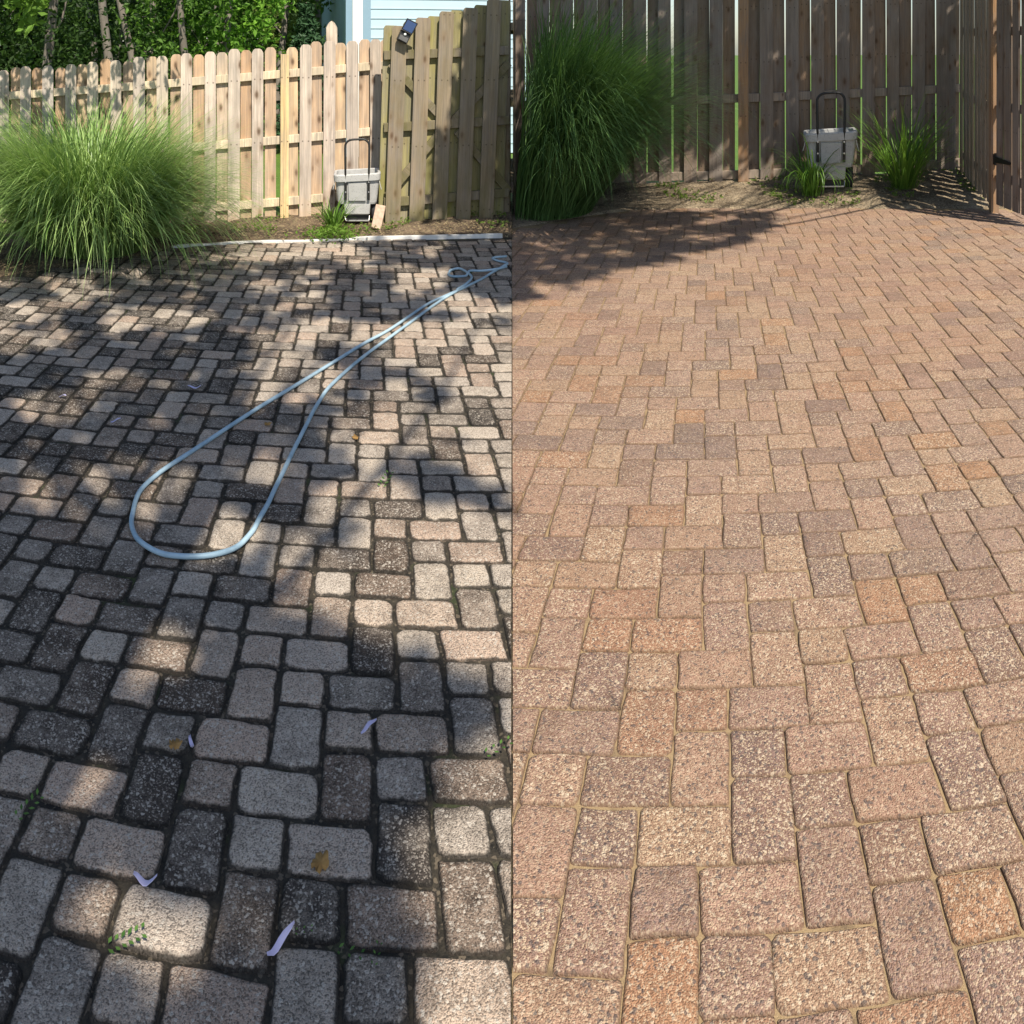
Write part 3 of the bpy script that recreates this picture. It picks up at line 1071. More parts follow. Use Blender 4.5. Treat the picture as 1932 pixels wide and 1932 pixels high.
cart = make_cart()
tag(cart, 'pale grey two wheeled garden cart with black handle in bright sun beside the mossy panel', 'garden cart', 'garden carts')
cart2 = copy_tree(cart)
cart2['label'] = 'speckled grey garden cart with black loop handle in shade against the brown fence'
pc = D(674, 8.30)
cart.location = (pc.x, pc.y, bed_height('L', 674, 8.30) + 0.0)
cart.rotation_euler = (0, 0, -AL - 0.12)
cart.scale = (0.462,) * 3
pc = D(1566, 9.85)
cart2.location = (pc.x, pc.y, bed_height('R', 1566, 9.85) - 0.005)
cart2.rotation_euler = (0, 0, -AR - 0.03)
cart2.scale = (0.628,) * 3

# ---------------------------------------------------------------- solar lamp on the panel
M_solar = NT('solar_glass')
M_solar.b.inputs['Roughness'].default_value = 0.12
M_solar.b.inputs['Specular IOR Level'].default_value = 0.6
M_solar = M_solar.base((0.05, 0.10, 0.24))
M_lens = plain('lamp_lens', (0.75, 0.78, 0.78), 0.2, 0, 0.5)
M_greyp = plain('grey_lamp_face', (0.10, 0.10, 0.10), 0.5)
lp = frame(AL, aL(762, ZPAN), ZPAN - 0.10)
lamp = empty('solar_light', (lp[0], lp[1], ZP(62, ZPAN - 0.1)))
lamp.rotation_euler = (math.radians(-6), math.radians(27), -AL)
tag(lamp, 'tilted black solar security light with blue panel at the top of the mossy fence', 'security light')
m = MB()
m.box(-0.055, 0.055, -0.03, 0.03, -0.095, 0.0)
m.loft([rrect(0.058, -0.055, 0.035, 0.008, 0.0), rrect(0.058, -0.05, 0.035, 0.008, 0.012)])
m.build('housing', M_blackp, lamp, bevel=0.004)
m = MB()
pm = Matrix.Translation((0, -0.02, 0.012)) @ Matrix.Rotation(math.radians(18), 4, 'X')
m.box(-0.060, 0.060, -0.012, 0.004, 0.0, 0.125, pm)
m.build('panel_frame', M_blackp, lamp, bevel=0.003)
m = MB()
m.box(-0.050, 0.050, -0.0155, -0.0125, 0.012, 0.115, pm)
m.build('solar_panel', M_solar, lamp)
m = MB()
m.tube([(-0.005, -0.03, -0.022), (-0.005, -0.044, -0.022)], 0.013, 12)
m.build('sensor', M_lens, lamp, smooth=True)
m = MB()
m.box(-0.045, 0.045, -0.034, -0.0305, -0.088, -0.04)
m.build('lamp_face', M_greyp, lamp)
m = MB()
m.tube([(0.0, 0.03, -0.05), (0.0, 0.075, -0.06)], 0.012, 8)
m.build('bracket', M_blackp, lamp)

# pinkish block leaning by the panel
M_block = plain('pinkish_block', (0.55, 0.40, 0.30), 0.9, 0, 0.2, 0.35, 30)
bp = D(714, 8.02)
m = MB()
m.box(-0.048, 0.048, -0.04, 0.04, -0.12, 0.12)
o = m.build('wood_block', M_block, bevel=0.006)
o.location = (bp.x, bp.y, 0.125)
o.rotation_euler = (math.radians(-28), math.radians(10), -AL - 0.25)
tag(o, 'pinkish wood block leaning beside the pale cart at the foot of the mossy panel', 'wood block')

# ---------------------------------------------------------------- hose
t = NT('pale_blue_hose')
hv = t.noise(t.obj(), 7, 5, 0.7)
M_hose = t.base(t.mix((0.23, 0.34, 0.42), (0.36, 0.49, 0.57), t.ramp(hv, [(0.35, 0.0), (0.6, 1.0)])))
t.b.inputs['Roughness'].default_value = 0.45
hp = [(956, 486), (930, 489), (938, 494), (957, 499), (948, 505), (925, 519), (905, 531), (870, 548), (840, 561), (800, 580), (740, 622), (680, 655), (590, 712),
      (500, 765), (420, 818), (340, 870), (290, 905), (262, 938), (249, 975), (252, 1008), (270, 1033), (310, 1050), (360, 1056), (410, 1051),
      (450, 1035), (476, 1008), (497, 970), (522, 920), (550, 862), (580, 802), (600, 765), (625, 730), (680, 681), (740, 636), (790, 600), (830, 570),
      (860, 553), (884, 538), (888, 526), (868, 512), (847, 517), (853, 524), (880, 523), (886, 517), (905, 517), (935, 514), (957, 508)]
ctrl = [G(x, y, 0.0) for x, y in hp]
pts = []
for i in range(len(ctrl) - 1):
    p0, p1, p2, p3 = ctrl[max(i - 1, 0)], ctrl[i], ctrl[i + 1], ctrl[min(i + 2, len(ctrl) - 1)]
    for q in range(8):
        u_ = q / 8
        pt = 0.5 * ((2 * p1) + (p2 - p0) * u_ + (2 * p0 - 5 * p1 + 4 * p2 - p3) * u_ ** 2 + (3 * p1 - p0 - 3 * p2 + p3) * u_ ** 3)
        pts.append(pt)
for i, p in enumerate(pts):
    p.x += 0.006 * mnoise.noise((i * 0.13, 5, 0)); p.y += 0.008 * mnoise.noise((i * 0.11, 9, 0))
    p.z = 0.0105 + 0.003 * max(0, mnoise.noise((i * 0.09, 0, 0)))
    if 36 * 8 < i < 40 * 8: p.z += 0.012
    if i > 42 * 8: p.z += 0.014
m = MB()
m.tube(pts, 0.0092, 12)
hose = m.build('garden_hose', M_hose, smooth=True)
tag(hose, 'pale blue garden hose lying in a long loop on the dark patio', 'garden hose')

# ---------------------------------------------------------------- foliage builders
def leaves(C, size, tint, n_per=1, spread=0.0, up=0.3, length=1.6):
    """kite shaped folded leaves at centres C; returns verts, quads, tint"""
    C = np.repeat(C, n_per, 0)
    N = len(C)
    if spread > 0:
        dd = rng.standard_normal((N, 3))
        dd /= np.linalg.norm(dd, axis=1)[:, None]
        C = C + dd * (spread * rng.random((N, 1)) ** 0.6)
    tint = np.repeat(tint, n_per, 0) if np.ndim(tint) else np.full(N, tint)
    n = rng.standard_normal((N, 3)) + np.array((0, 0, up * 2))
    n /= np.linalg.norm(n, axis=1)[:, None]
    a = np.cross(n, rng.standard_normal((N, 3)))
    a /= np.linalg.norm(a, axis=1)[:, None]
    b = np.cross(n, a)
    s = (size * (0.6 + 0.8 * rng.random(N)))[:, None]
    p0 = C - a * s * length * 0.5
    p2 = C + a * s * length * 0.5 - n * s * 0.15
    p1 = C + b * s * 0.42 + n * s * 0.12
    p3 = C - b * s * 0.42 + n * s * 0.12
    V = np.stack((p0, p1, p2, p3), 1).reshape(-1, 3)
    Fq = np.arange(4 * N).reshape(N, 4)
    tt = np.clip(tint + 0.18 * rng.standard_normal(N), 0, 1)
    col = np.repeat(np.column_stack((tt, tt, tt)), 4, 0)
    return V, Fq, col


def crown_points(center, rad, n, flat=1.0, lump=0.35, hollow=0.55):
    """clump centres through an uneven crown volume"""
    out = []
    while len(out) < n:
        d = rng.standard_normal(3)
        d /= np.linalg.norm(d)
        rr = hollow + (1 - hollow) * rng.random()
        k = 1 + lump * mnoise.noise((d[0] * 1.7 + center[0], d[1] * 1.7 + center[1], d[2] * 1.7 + center[2])) * 1.6
        p = np.array(center) + d * np.array(rad) * rr * k
        if mnoise.noise((p[0] * 1.1, p[1] * 1.1, p[2] * 1.1)) < -0.22:
            continue
        out.append(p)
    return np.array(out)


M_bark = NT('grey_bark')
v = M_bark.obj()
c = M_bark.mix((0.10, 0.085, 0.07), (0.27, 0.24, 0.21), M_bark.noise(M_bark.mapped(v, (14, 14, 2.5)), 1.0, 6, 0.7, 1.0))
M_bark.bump(M_bark.noise(M_bark.mapped(v, (20, 20, 3)), 1.0, 5), 0.01, 0.7)
M_bark = M_bark.base(c)

LM = {
    'shade': leaf_mat('shade_tree_leaves', (0.015, 0.04, 0.008), (0.06, 0.12, 0.02), 0.10),
    'dark': leaf_mat('dark_leaves', (0.010, 0.026, 0.006), (0.045, 0.095, 0.016), 0.3),
    'mid': leaf_mat('mid_leaves', (0.035, 0.09, 0.015), (0.12, 0.24, 0.035), 0.4),
    'bright': leaf_mat('bright_leaves', (0.09, 0.22, 0.025), (0.24, 0.46, 0.06), 0.45),
    'olive': leaf_mat('olive_leaves', (0.08, 0.13, 0.025), (0.24, 0.32, 0.08), 0.4),
}


def limb(m, a, b, r0, r1, bend=0.2, n=6, k=7):
    a, b = Vector(a), Vector(b)
    L = (b - a).length
    off1 = Vector(rng.standard_normal(3)) * bend * L * 0.25
    off2 = Vector(rng.standard_normal(3)) * bend * L * 0.15
    pts, rr = [], []
    for i in range(k):
        s = i / (k - 1)
        pts.append(a.lerp(b, s) + off1 * math.sin(math.pi * s) + off2 * math.sin(2 * math.pi * s))
        rr.append(lerp(r0, r1, s))
    m.tube(pts, rr, n)
    return pts


def tree(name, base, top, r0, crown, mat, label, leaf=0.07, n_cl=200, per=10, spread=0.3, cat='tree', group='trees beyond the fence', limbs=7, hollow=0.5, tintf=None, extra=None):
    """trunk from base to top, crown: list of (centre, radii)"""
    base = Vector(base)
    root = empty(name, base)
    tag(root, label, cat, group)
    m = MB()
    tp = limb(m, (0, 0, -0.15), Vector(top) - base, r0, r0 * 0.45, 0.12, 9, 9)
    cl = []
    tot = sum(c_[1][0] * c_[1][1] * c_[1][2] for c_ in crown)
    for (cc, rd) in crown:
        q = max(6, int(n_cl * rd[0] * rd[1] * rd[2] / tot))
        pts_ = crown_points(cc, rd, q, hollow=hollow)
        cl.append(pts_)
        for _ in range(limbs):
            e = Vector(pts_[rng.integers(len(pts_))]) - base
            s = tp[rng.integers(3, 8)]
            limb(m, s, e, r0 * 0.22, r0 * 0.05, 0.25, 5, 6)
    if extra is not None:
        cl.append(extra)
    m.build('trunk', M_bark, root, smooth=True)
    P = np.vstack(cl) - np.array(base)
    tint = 0.5 + 0.35 * rng.standard_normal(len(P)) * 0.8
    V, Fq, col = leaves(P, leaf, np.clip(tint, 0, 1), per, spread)
    np_mesh('crown', V, Fq, mat, root, col=col)
    return root


# ---------------------------------------------------------------- beyond the sunlit fence
def bg_tree(x, r, h, wid, kind, label, base_h=0.3, leaf=0.07, n_cl=260, name='leafy_tree', per=12, trunk_r=0.09, spread=0.28):
    b = D(x, r, -0.12)
    w_ = wid
    cr = [((b.x, b.y, lerp(base_h, h, 0.52)), (w_, w_ * 0.8, (h - base_h) * 0.5)),
          ((b.x + w_ * 0.4, b.y + 0.2, lerp(base_h, h, 0.72)), (w_ * 0.6, w_ * 0.55, (h - base_h) * 0.28)),
          ((b.x - w_ * 0.45, b.y - 0.1, lerp(base_h, h, 0.35)), (w_ * 0.6, w_ * 0.55, (h - base_h) * 0.3))]
    return tree(name, b, (b.x + 0.1, b.y, h * 0.8), trunk_r, cr, LM[kind], label, leaf, n_cl, per, spread, limbs=1)


bg_tree(95, 10.6, 4.4, 1.15, 'dark', 'dark dense tree at the left end behind the sunlit fence', 0.4, 0.05, 420)
bg_tree(-90, 11.5, 5.5, 1.6, 'mid', 'mid green tree at the far left corner behind the fence', 0.4, 0.06, 300)
bg_tree(275, 15.5, 6.0, 1.5, 'dark', 'dark shadowy tree just right of the two bare trunks', 0.2, 0.08, 330)
bg_tree(335, 13.8, 4.6, 0.95, 'mid', 'drooping mid green tree left of the bright green one', 0.2, 0.07, 240)
bg_tree(432, 14.5, 5.0, 1.15, 'bright', 'bright green sunlit tree above the middle of the sunlit fence', 0.2, 0.075, 300)
bg_tree(520, 17.0, 5.8, 1.35, 'mid', 'medium green tree between the bright tree and the conifer', 0.2, 0.085, 280)
bg_tree(180, 18.0, 7.0, 2.2, 'dark', 'large dark tree far behind the two bare trunks', 0.1, 0.10, 330)
bg_tree(610, 21.0, 6.0, 1.8, 'olive', 'yellowish green tree left of the blue house', 0.2, 0.11, 260)
bg_tree(400, 22.0, 8.0, 3.0, 'dark', 'broad dark tree filling the gap far behind the bright tree', 0.1, 0.13, 320)
bg_tree(-330, 12.5, 6.5, 2.2, 'mid', 'tall leafy tree outside the left edge behind the fence', 0.3, 0.09, 260)

# far wood that reads as one dark mass
C = []
for k in range(5200):
    x_ = rng.uniform(-520, 640)
    r_ = rng.uniform(25, 29)
    q = D(x_, r_)
    hh = 5.2 + 1.6 * mnoise.noise((x_ * 0.012, 0, 5))
    C.append((q.x, q.y, rng.uniform(0.0, hh)))
V, Fq, col = leaves(np.array(C), 0.22, 0.4, 6, 0.45, 0.3)
o = np_mesh('far_wood', V, Fq, LM['dark'], col=col)
tag(o, 'dark far wood behind the trees beyond the sunlit fence', 'woods', kind='stuff')

# small conifer
b = D(578, 15.2, -0.12)
root = empty('conifer', b)
tag(root, 'small pointed blue green conifer left of the blue house', 'tree', 'trees beyond the fence')
m = MB()
m.tube([(0, 0, -0.1), (0.02, 0, 1.4), (0, 0, 2.75)], [0.06, 0.045, 0.01], 7)
m.build('trunk', M_bark, root, smooth=True)
cp = []
for k in range(900):
    z = 0.25 + 2.45 * rng.random() ** 1.1
    rr = 0.75 * (1 - z / 2.8) * (0.35 + 0.65 * rng.random() ** 0.5) + 0.03
    th = rng.random() * 6.283
    rr *= 1 + 0.25 * math.sin(z * 22)
    cp.append((rr * math.cos(th), rr * math.sin(th), z - 0.12 * rr))
V, Fq, col = leaves(np.array(cp), 0.055, 0.45, 7, 0.07, 0.1, 2.2)
np_mesh('crown', V, Fq, leaf_mat('conifer_needles', (0.018, 0.05, 0.022), (0.065, 0.14, 0.06), 0.2), root, col=col)


def tall_trunk(x0, x1, r, rad, label):
    """a bare trunk whose crown is high above; x0 at fence height, x1 at the top of the picture"""
    p0, p1 = D(x0, r, 1.8), D(x1, r, 1.75 + 0.06 * r)
    d = (p1 - p0)
    b = p0 - d * (1.95 / d.z)
    tpv = p0 + d * (5.0 / d.z) * 0.9
    tpv.z = 7.2
    cc = (tpv.x, tpv.y, 8.4)
    tree('bare_trunk_tree', b, tpv, rad, [(cc, (2.2, 2.2, 1.6))], LM['mid'], label, 0.11, 90, 12, 0.4, limbs=6)


tall_trunk(226, 203, 14.0, 0.075, 'slim leaning bare trunk, left of the straight grey one, behind the fence')
tall_trunk(238, 229, 13.2, 0.085, 'straight grey bare trunk right of the leaning one behind the fence')
tall_trunk(190, 186, 16.5, 0.05, 'thin pale trunk half hidden in leaves left of the other two')

# tree leaning over the left end of the fence: hanging sprays and the leafy shade on the pickets
M_over = leaf_mat('overhang_leaves', (0.04, 0.10, 0.012), (0.17, 0.30, 0.05), 0.45)


def shade_pts(n, fun, zlo, zhi, jitter=0.0):
    """leaf clump centres up the sun's ray from points fun() on the ground or fence"""
    out = []
    while len(out) < n:
        p = fun()
        if p is None: continue
        p = np.array(p, float)
        z = zlo + (zhi - zlo) * rng.random()
        if len(p) == 4:
            z += p[3]
            p = p[:3]
        tt = (z - p[2]) / SUN.z
        q = p + np.array(SUN) * tt
        if jitter: q[:2] += rng.standard_normal(2) * jitter
        out.append(q)
    return np.array(out)


def fence_left():
    x = rng.uniform(-60, 345)
    a = aL(x)
    z = rng.uniform(0.2, 1.85)
    k = (345 - x) / 345
    topk = (z - 0.9) / 0.9
    if rng.random() > min(1.0, max(0.0, 0.15 + 1.6 * k)): return None
    if x > 210 and z < 1.25: return None
    q = frame(AL, a, ZL - 0.05)
    return (q[0], q[1], z)


ex = shade_pts(420, fence_left, 2.75, 3.6)
sprays = np.array([tuple(D(x_, 6.6 + 0.5 * rng.random(), ZP(y_, 6.8))) for x_, y_ in
                   [(40 + 28 * rng.random(), 4 + 44 * rng.random()) for _ in range(14)] + [(20 + 60 * rng.random(), -30 + 32 * rng.random()) for _ in range(50)]])
b = D(-215, 8.6, -0.1)
root = empty('overhanging_tree', b)
tag(root, 'pale leafy branch hanging into the top left corner', 'tree')
m = MB()
tp = limb(m, (0, 0, -0.2), (0.35, -0.5, 3.0), 0.10, 0.07, 0.1, 9)
for k in range(16):
    e = Vector(ex[rng.integers(len(ex))]) - b
    limb(m, tp[rng.integers(4, 7)], e, 0.03, 0.006, 0.2, 5)
for k in range(8):
    e = Vector(sprays[rng.integers(len(sprays))]) - b
    limb(m, tp[6], e, 0.012, 0.003, 0.25, 5)
m.build('trunk', M_bark, root, smooth=True)
V1, F1, C1 = leaves(ex - np.array(b), 0.062, 0.5, 3, 0.13, 0.3, 1.7)
V2, F2, C2 = leaves(sprays - np.array(b), 0.055, 0.85, 4, 0.09, 0.3, 1.9)
np_mesh('crown', np.vstack((V1, V2)), np.vstack((F1, F2 + len(V1))), M_over, root, col=np.vstack((C1, C2)))

# blue house
M_siding = plain('blue_siding', (0.46, 0.60, 0.70), 0.6, 0, 0.3, 0.06, 3)
M_trim = plain('white_trim', (0.80, 0.80, 0.78), 0.5, 0, 0.3, 0.05, 3)
M_corner = plain('blue_corner', (0.24, 0.36, 0.46), 0.6, 0, 0.3, 0.05, 3)
M_roof = plain('grey_shingle', (0.10, 0.095, 0.09), 0.9, 0, 0.2, 0.5, 18)
RH = 14.5
hx = D(652, RH)
ha = Vector((math.cos(AL), -math.sin(AL), 0))
hn = Vector((-math.sin(AL), -math.cos(AL), 0))
house = empty('house', (hx.x, hx.y, -0.12), math.atan2(ha.y, ha.x))
tag(house, 'pale blue house with lapped siding and white corner board beyond the fence', 'house')
m = MB()
W_, Dp, Hh = 3.3, 6.0, 5.2
lapn = 30
for i in range(lapn):
    z0, z1 = i * Hh / lapn, (i + 1) * Hh / lapn
    m.prism([(0.95 * 0 + 0.3, z0), (W_, z0), (W_, z1), (0.3, z1)], -0.022, 0.0)
    # lapped lower lip
    m.box(0.3, W_, -0.034, -0.022, z0, z0 + 0.02)
m.box(0.02, W_, 0.001, Dp, 0, Hh)
m.build('wall', M_siding, house)
m = MB()
m.box(0.12, 0.299, -0.045, 0.0, 0, Hh)
m.build('corner_board', M_trim, house)
m = MB()
m.box(0.0, 0.119, -0.03, 0.0, 0, Hh)
m.box(0.2995, 0.44, -0.050, -0.036, 0, Hh)
m.build('downpipe', M_corner, house, bevel=0.004)
m = MB()
m.prism([(-0.4, 0), (W_ + 0.4, 0), (W_ + 0.4, 0.12), (-0.4, 0.12)], -0.5, Dp + 0.5)
for vtx in range(len(m.v)):
    p = m.v[vtx]
    m.v[vtx] = (p[0], p[1], p[2] + Hh + (1.9 if abs(p[1] - Dp / 2) < 0.1 else 0))
m.add([(-0.4, -0.5, Hh + 0.12), (W_ + 0.4, -0.5, Hh + 0.12), (W_ + 0.4, Dp / 2, Hh + 2.0), (-0.4, Dp / 2, Hh + 2.0), (-0.4, Dp + 0.5, Hh + 0.12), (W_ + 0.4, Dp + 0.5, Hh + 0.12)],
      [(0, 1, 2, 3), (3, 2, 5, 4), (0, 3, 4), (1, 5, 2)])
m.build('roof', M_roof, house)

# ---------------------------------------------------------------- shade trees out of the picture
# sunlit patches that the gaps in the crown leave on the dark patio (photo pixels)
SUNNY = [(185, 1490, 48, 36), (312, 1228, 38, 30), (702, 1150, 44, 30), (838, 1085, 62, 58), (805, 1165, 62, 34), (905, 1465, 42, 60),
         (800, 1645, 32, 40), (822, 1685, 28, 36), (880, 1860, 70, 50), (155, 1640, 22, 36), (245, 1755, 34, 42), (60, 1480, 24, 34),
         (935, 1240, 40, 34), (112, 925, 50, 20), (178, 945, 34, 16), (260, 1010, 28, 24), (345, 940, 44, 30), (412, 1012, 52, 36),
         (565, 1055, 40, 28), (745, 800, 66, 40), (735, 968, 62, 26), (805, 990, 60, 40), (905, 785, 56, 66), (690, 830, 46, 36), (690, 935, 62, 28),
         (905, 860, 40, 24), (900, 1010, 60, 40), (560, 690, 40, 14), (300, 600, 90, 16), (880, 640, 80, 40), (90, 770, 60, 16), (60, 640, 60, 14), (1180, 900, 1, 1),
         (200, 1190, 40, 20), (620, 1100, 34, 24), (470, 880, 50, 18), (930, 710, 50, 30)]


def dapple_L():
    """points of the dark patio (photo pixels) that lie in leaf shade"""
    x = rng.uniform(-260, 966)
    y = 455 + (2050 - 455) * rng.random() ** 1.25
    # weigh by ground area: farther rows cover more ground
    w = min(1.0, (420.0 / (y - YH)) ** 2 + 0.06)
    if rng.random() > w: return None
    g = G(x, y)
    if g.x > (-0.04 if y > 650 else 0.0): return None
    ri = 0.095 * F / math.hypot(g.x, g.y)
    rj = 0.095 * (y - YH) ** 2 / (F * EYE)
    nz = mnoise.noise((g.x * 1.55 + 5.3, g.y * 1.55 + 1.7, 0.0)) + 0.5 * mnoise.noise((g.x * 3.6, g.y * 3.6, 7.0))
    for (hx_, hy_, ha_, hb_) in SUNNY:
        e = ((x - hx_) / (ha_ + ri)) ** 2 + ((y - hy_) / (hb_ + rj)) ** 2
        if e < 1.0 + 0.7 * mnoise.noise((g.x * 5, g.y * 5, 3.0)): return None
    if y > 1180:
        thr = -0.72
    elif y > 760:
        thr = -0.42 + (0.04 if x > 640 else 0.0)
    else:
        # sun reaches the strip near the bed and the right; a dark band crosses from lower left
        band = abs((y - 560) - (400 - x) * 0.35)
        thr = -0.45 if (x < 560 and band < 70) else (-0.02 if x < 560 else -0.10)
        if y < 495: thr = 0.45
        if x > 560 and y < 600: thr = 0.02
    if nz < thr: return None
    if mnoise.noise((g.x * 4.6 + 11, g.y * 3.4, 21.0)) > 0.27: return None
    return tuple(g)


pts_c = shade_pts(3300, dapple_L, 6.2, 8.2, 0.015)
b = Vector((-1.0, -3.4, 0))
root = empty('shade_tree', b)
tag(root, 'tall leafy tree behind the viewer that dapples the dark patio', 'tree')
m = MB()
tp = limb(m, (0, 0, -0.2), (2.0, 1.2, 7.0), 0.20, 0.12, 0.05, 10, 9)
for k in range(40):
    e = Vector(pts_c[rng.integers(len(pts_c))]) - b
    limb(m, tp[rng.integers(5, 9)], e, 0.04, 0.006, 0.08, 5)
m.build('trunk', M_bark, root, smooth=True)
V, Fq, col = leaves(pts_c - np.array(b), 0.065, 0.5, 7, 0.09, 0.5)
np_mesh('crown', V, Fq, LM['shade'], root, col=col)


def shade_R():  # spots to be shaded by the unseen tree added on the right
    k = rng.random()
    if k < 0.56:          # the brown fence and the tall grass in front of it
        a = rng.uniform(-3.1, 3.1)
        z = rng.uniform(0.36, 3.0)
        q = frame(AR, a, ZR + 0.06) if rng.random() > 0.15 else frame(AR, rng.uniform(-3.0, -1.4), ZR - rng.uniform(0.1, 1.4))
        return (q[0], q[1], z)
    if k < 0.60:          # the cart by the brown fence
        q = D(rng.uniform(1505, 1628), 9.62)
        return (q.x, q.y, rng.uniform(0.15, 1.1))
    if k < 0.78:          # corner of the clean patio at upper left
        x = rng.uniform(950, 1450)
        lim = interp(x, [(950, 578), (1080, 540), (1130, 510), (1230, 505), (1280, 480), (1380, 462), (1450, 430), (1530, 404)])
        y = rng.uniform(400, lim - 2)
        g = G(x, y)
        if mnoise.noise((g.x * 2.2, g.y * 2.2, 3)) < -0.30 and y > lim - 60: return None
        return (*g, 2.6)
    # dark right end of the mossy panel and the paving in front of it
    if rng.random() < 0.55:
        z = rng.uniform(0.0, 2.6)
        xl = lerp(794, 892, min(1, z / 2.05)) + 7
        x = rng.uniform(xl, 985)
        q = frame(AL, aL(x, ZPAN), ZPAN - 0.05)
        return (q[0], q[1], z)
    y = rng.uniform(446, 560)
    xl = interp(y, [(446, 797), (467, 822), (533, 894), (548, 915), (560, 935)])
    if xl > 975: return None
    return tuple(G(rng.uniform(xl, 985), y))


pts_r = shade_pts(3600, shade_R, 4.6, 6.6, 0.0)
b = Vector((8.9, 6.6, 0))
root = empty('shade_tree', b)
tag(root, 'leafy tree added out of frame on the right to shade the brown fence', 'tree')
m = MB()
tp = limb(m, (0, 0, -0.2), (-2.4, 1.6, 5.0), 0.20, 0.10, 0.05, 10, 9)
for k in range(40):
    e = Vector(pts_r[rng.integers(len(pts_r))]) - b
    limb(m, tp[rng.integers(6, 9)], e, 0.035, 0.006, 0.1, 5)
m.build('trunk', M_bark, root, smooth=True)
V, Fq, col = leaves(pts_r - np.array(b), 0.085, 0.5, 7, 0.14, 0.5)
np_mesh('crown', V, Fq, LM['shade'], root, col=col)

# ---------------------------------------------------------------- grasses
def blade_mesh(base, az, el, L, curv, w, K, xmin=None):
    N = len(az)
    V = np.zeros((N, K + 1, 2, 3))
    p = base.copy()
    ds = L / K
    side = np.column_stack((-np.sin(az), np.cos(az), np.zeros(N)))
    wob = rng.standard_normal(N) * 0.25
    for k in range(K + 1):
        s = k / K
        e = el - curv * s ** 1.7
        a2 = az + wob * s
        d = np.column_stack((np.cos(a2) * np.cos(e), np.sin(a2) * np.cos(e), np.sin(e)))
        ww = w * (1.0 - s ** 2.2) * (0.55 + 0.45 * min(1, s * 4)) * 0.5
        V[:, k, 0] = p - side * ww[:, None]
        V[:, k, 1] = p + side * ww[:, None]
        p = p + d * ds[:, None]
    return V


def clump(name, loc, N, rb, L, lean, curv, w, mat, K=7, tipz=0.0, xworld_min=None, az_bias=None, low=0.02, tint_lo=0.1, tint_hi=0.95):
    az = rng.random(N) * 2 * math.pi
    rad = rb * np.sqrt(rng.random(N))
    base = np.column_stack((rad * np.cos(az), rad * np.sin(az), np.zeros(N) + 0.01))
    az2 = az + rng.standard_normal(N) * 0.5
    out = np.clip(rad / rb, 0, 1)
    el = np.radians(88 - lean * (0.25 + 0.75 * rng.random(N)) * (0.35 + 0.65 * out))
    LL = L * (0.55 + 0.5 * rng.random(N))
    cv = curv * (0.35 + 0.9 * rng.random(N))
    ww = w * (0.7 + 0.6 * rng.random(N))
    V = blade_mesh(base, az2, el, LL, cv, ww, K)
    if xworld_min is not None:
        for _ in range(6):
            bad = (V[:, :, :, 0] + loc.x).min(axis=(1, 2)) < xworld_min
            if not bad.any(): break
            nb = bad.sum()
            az2[bad] = np.where(rng.random(nb) < 0.6, rng.normal(-1.48, 0.12, nb), rng.uniform(-1.3, 1.4, nb))
            base[bad, 0] = np.abs(base[bad, 0])
            V = blade_mesh(base, az2, el, LL, cv, ww, K)
        keep = (V[:, :, :, 0] + loc.x).min(axis=(1, 2)) >= xworld_min
        V = V[keep]
        N = len(V)
    V[:, :, :, 2] = np.maximum(V[:, :, :, 2], low)
    idx = (np.arange(N)[:, None] * (K + 1) + np.arange(K)[None, :]).ravel() * 2
    Fq = np.column_stack((idx, idx + 1, idx + 3, idx + 2))
    tt = np.clip(rng.uniform(tint_lo, tint_hi, N), 0, 1)
    tint = np.repeat(tt, (K + 1) * 2)
    col = np.column_stack((tint, tint, tint))
    o = np_mesh(name, V.reshape(-1, 3), Fq, mat, col=col, smooth=True)
    o.location = loc
    return o


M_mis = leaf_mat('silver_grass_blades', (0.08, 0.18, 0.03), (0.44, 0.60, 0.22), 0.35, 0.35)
p = D(170, 7.35, -0.02)
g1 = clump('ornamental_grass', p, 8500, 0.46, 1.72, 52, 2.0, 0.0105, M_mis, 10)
tag(g1, 'huge sunlit fountain of fine green ornamental grass at the edge of the dark patio', 'ornamental grass', 'ornamental grasses')
p = D(1010, 9.0, 0.0)
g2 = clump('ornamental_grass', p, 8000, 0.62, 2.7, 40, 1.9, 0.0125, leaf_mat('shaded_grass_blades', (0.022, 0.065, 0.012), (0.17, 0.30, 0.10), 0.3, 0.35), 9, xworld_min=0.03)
tag(g2, 'tall dark green ornamental grass in shade beside the brown fence', 'ornamental grass', 'ornamental grasses')

M_lily = leaf_mat('strap_leaves', (0.06, 0.15, 0.02), (0.20, 0.36, 0.06), 0.4, 0.4)
rr = 7.95
p = D(628, rr, bed_height('L', 628, rr))
o = clump('strappy_plant', p, 70, 0.05, 0.42, 50, 1.6, 0.011, M_lily, 7)
tag(o, 'small sunlit clump of arching strap leaves in front of the pale cart', 'plant')
cl_ = []
for k in range(420):
    x_ = 628 + 26 * rng.standard_normal()
    r_ = 7.72 + 0.13 * rng.standard_normal()
    q = D(x_, r_)
    cl_.append((q.x, q.y, bed_height('L', x_, r_) + 0.02 + 0.06 * rng.random() * max(0.2, 1 - abs(x_ - 628) / 45)))
V, Fq, col = leaves(np.array(cl_), 0.022, 0.6, 2, 0.03, 0.6, 1.3)
o = np_mesh('clover_patch', V, Fq, leaf_mat('clover_leaves', (0.07, 0.15, 0.02), (0.20, 0.34, 0.05), 0.4), col=col)
tag(o, 'low bright clover patch at the foot of the strappy plant', 'clover', kind='stuff')

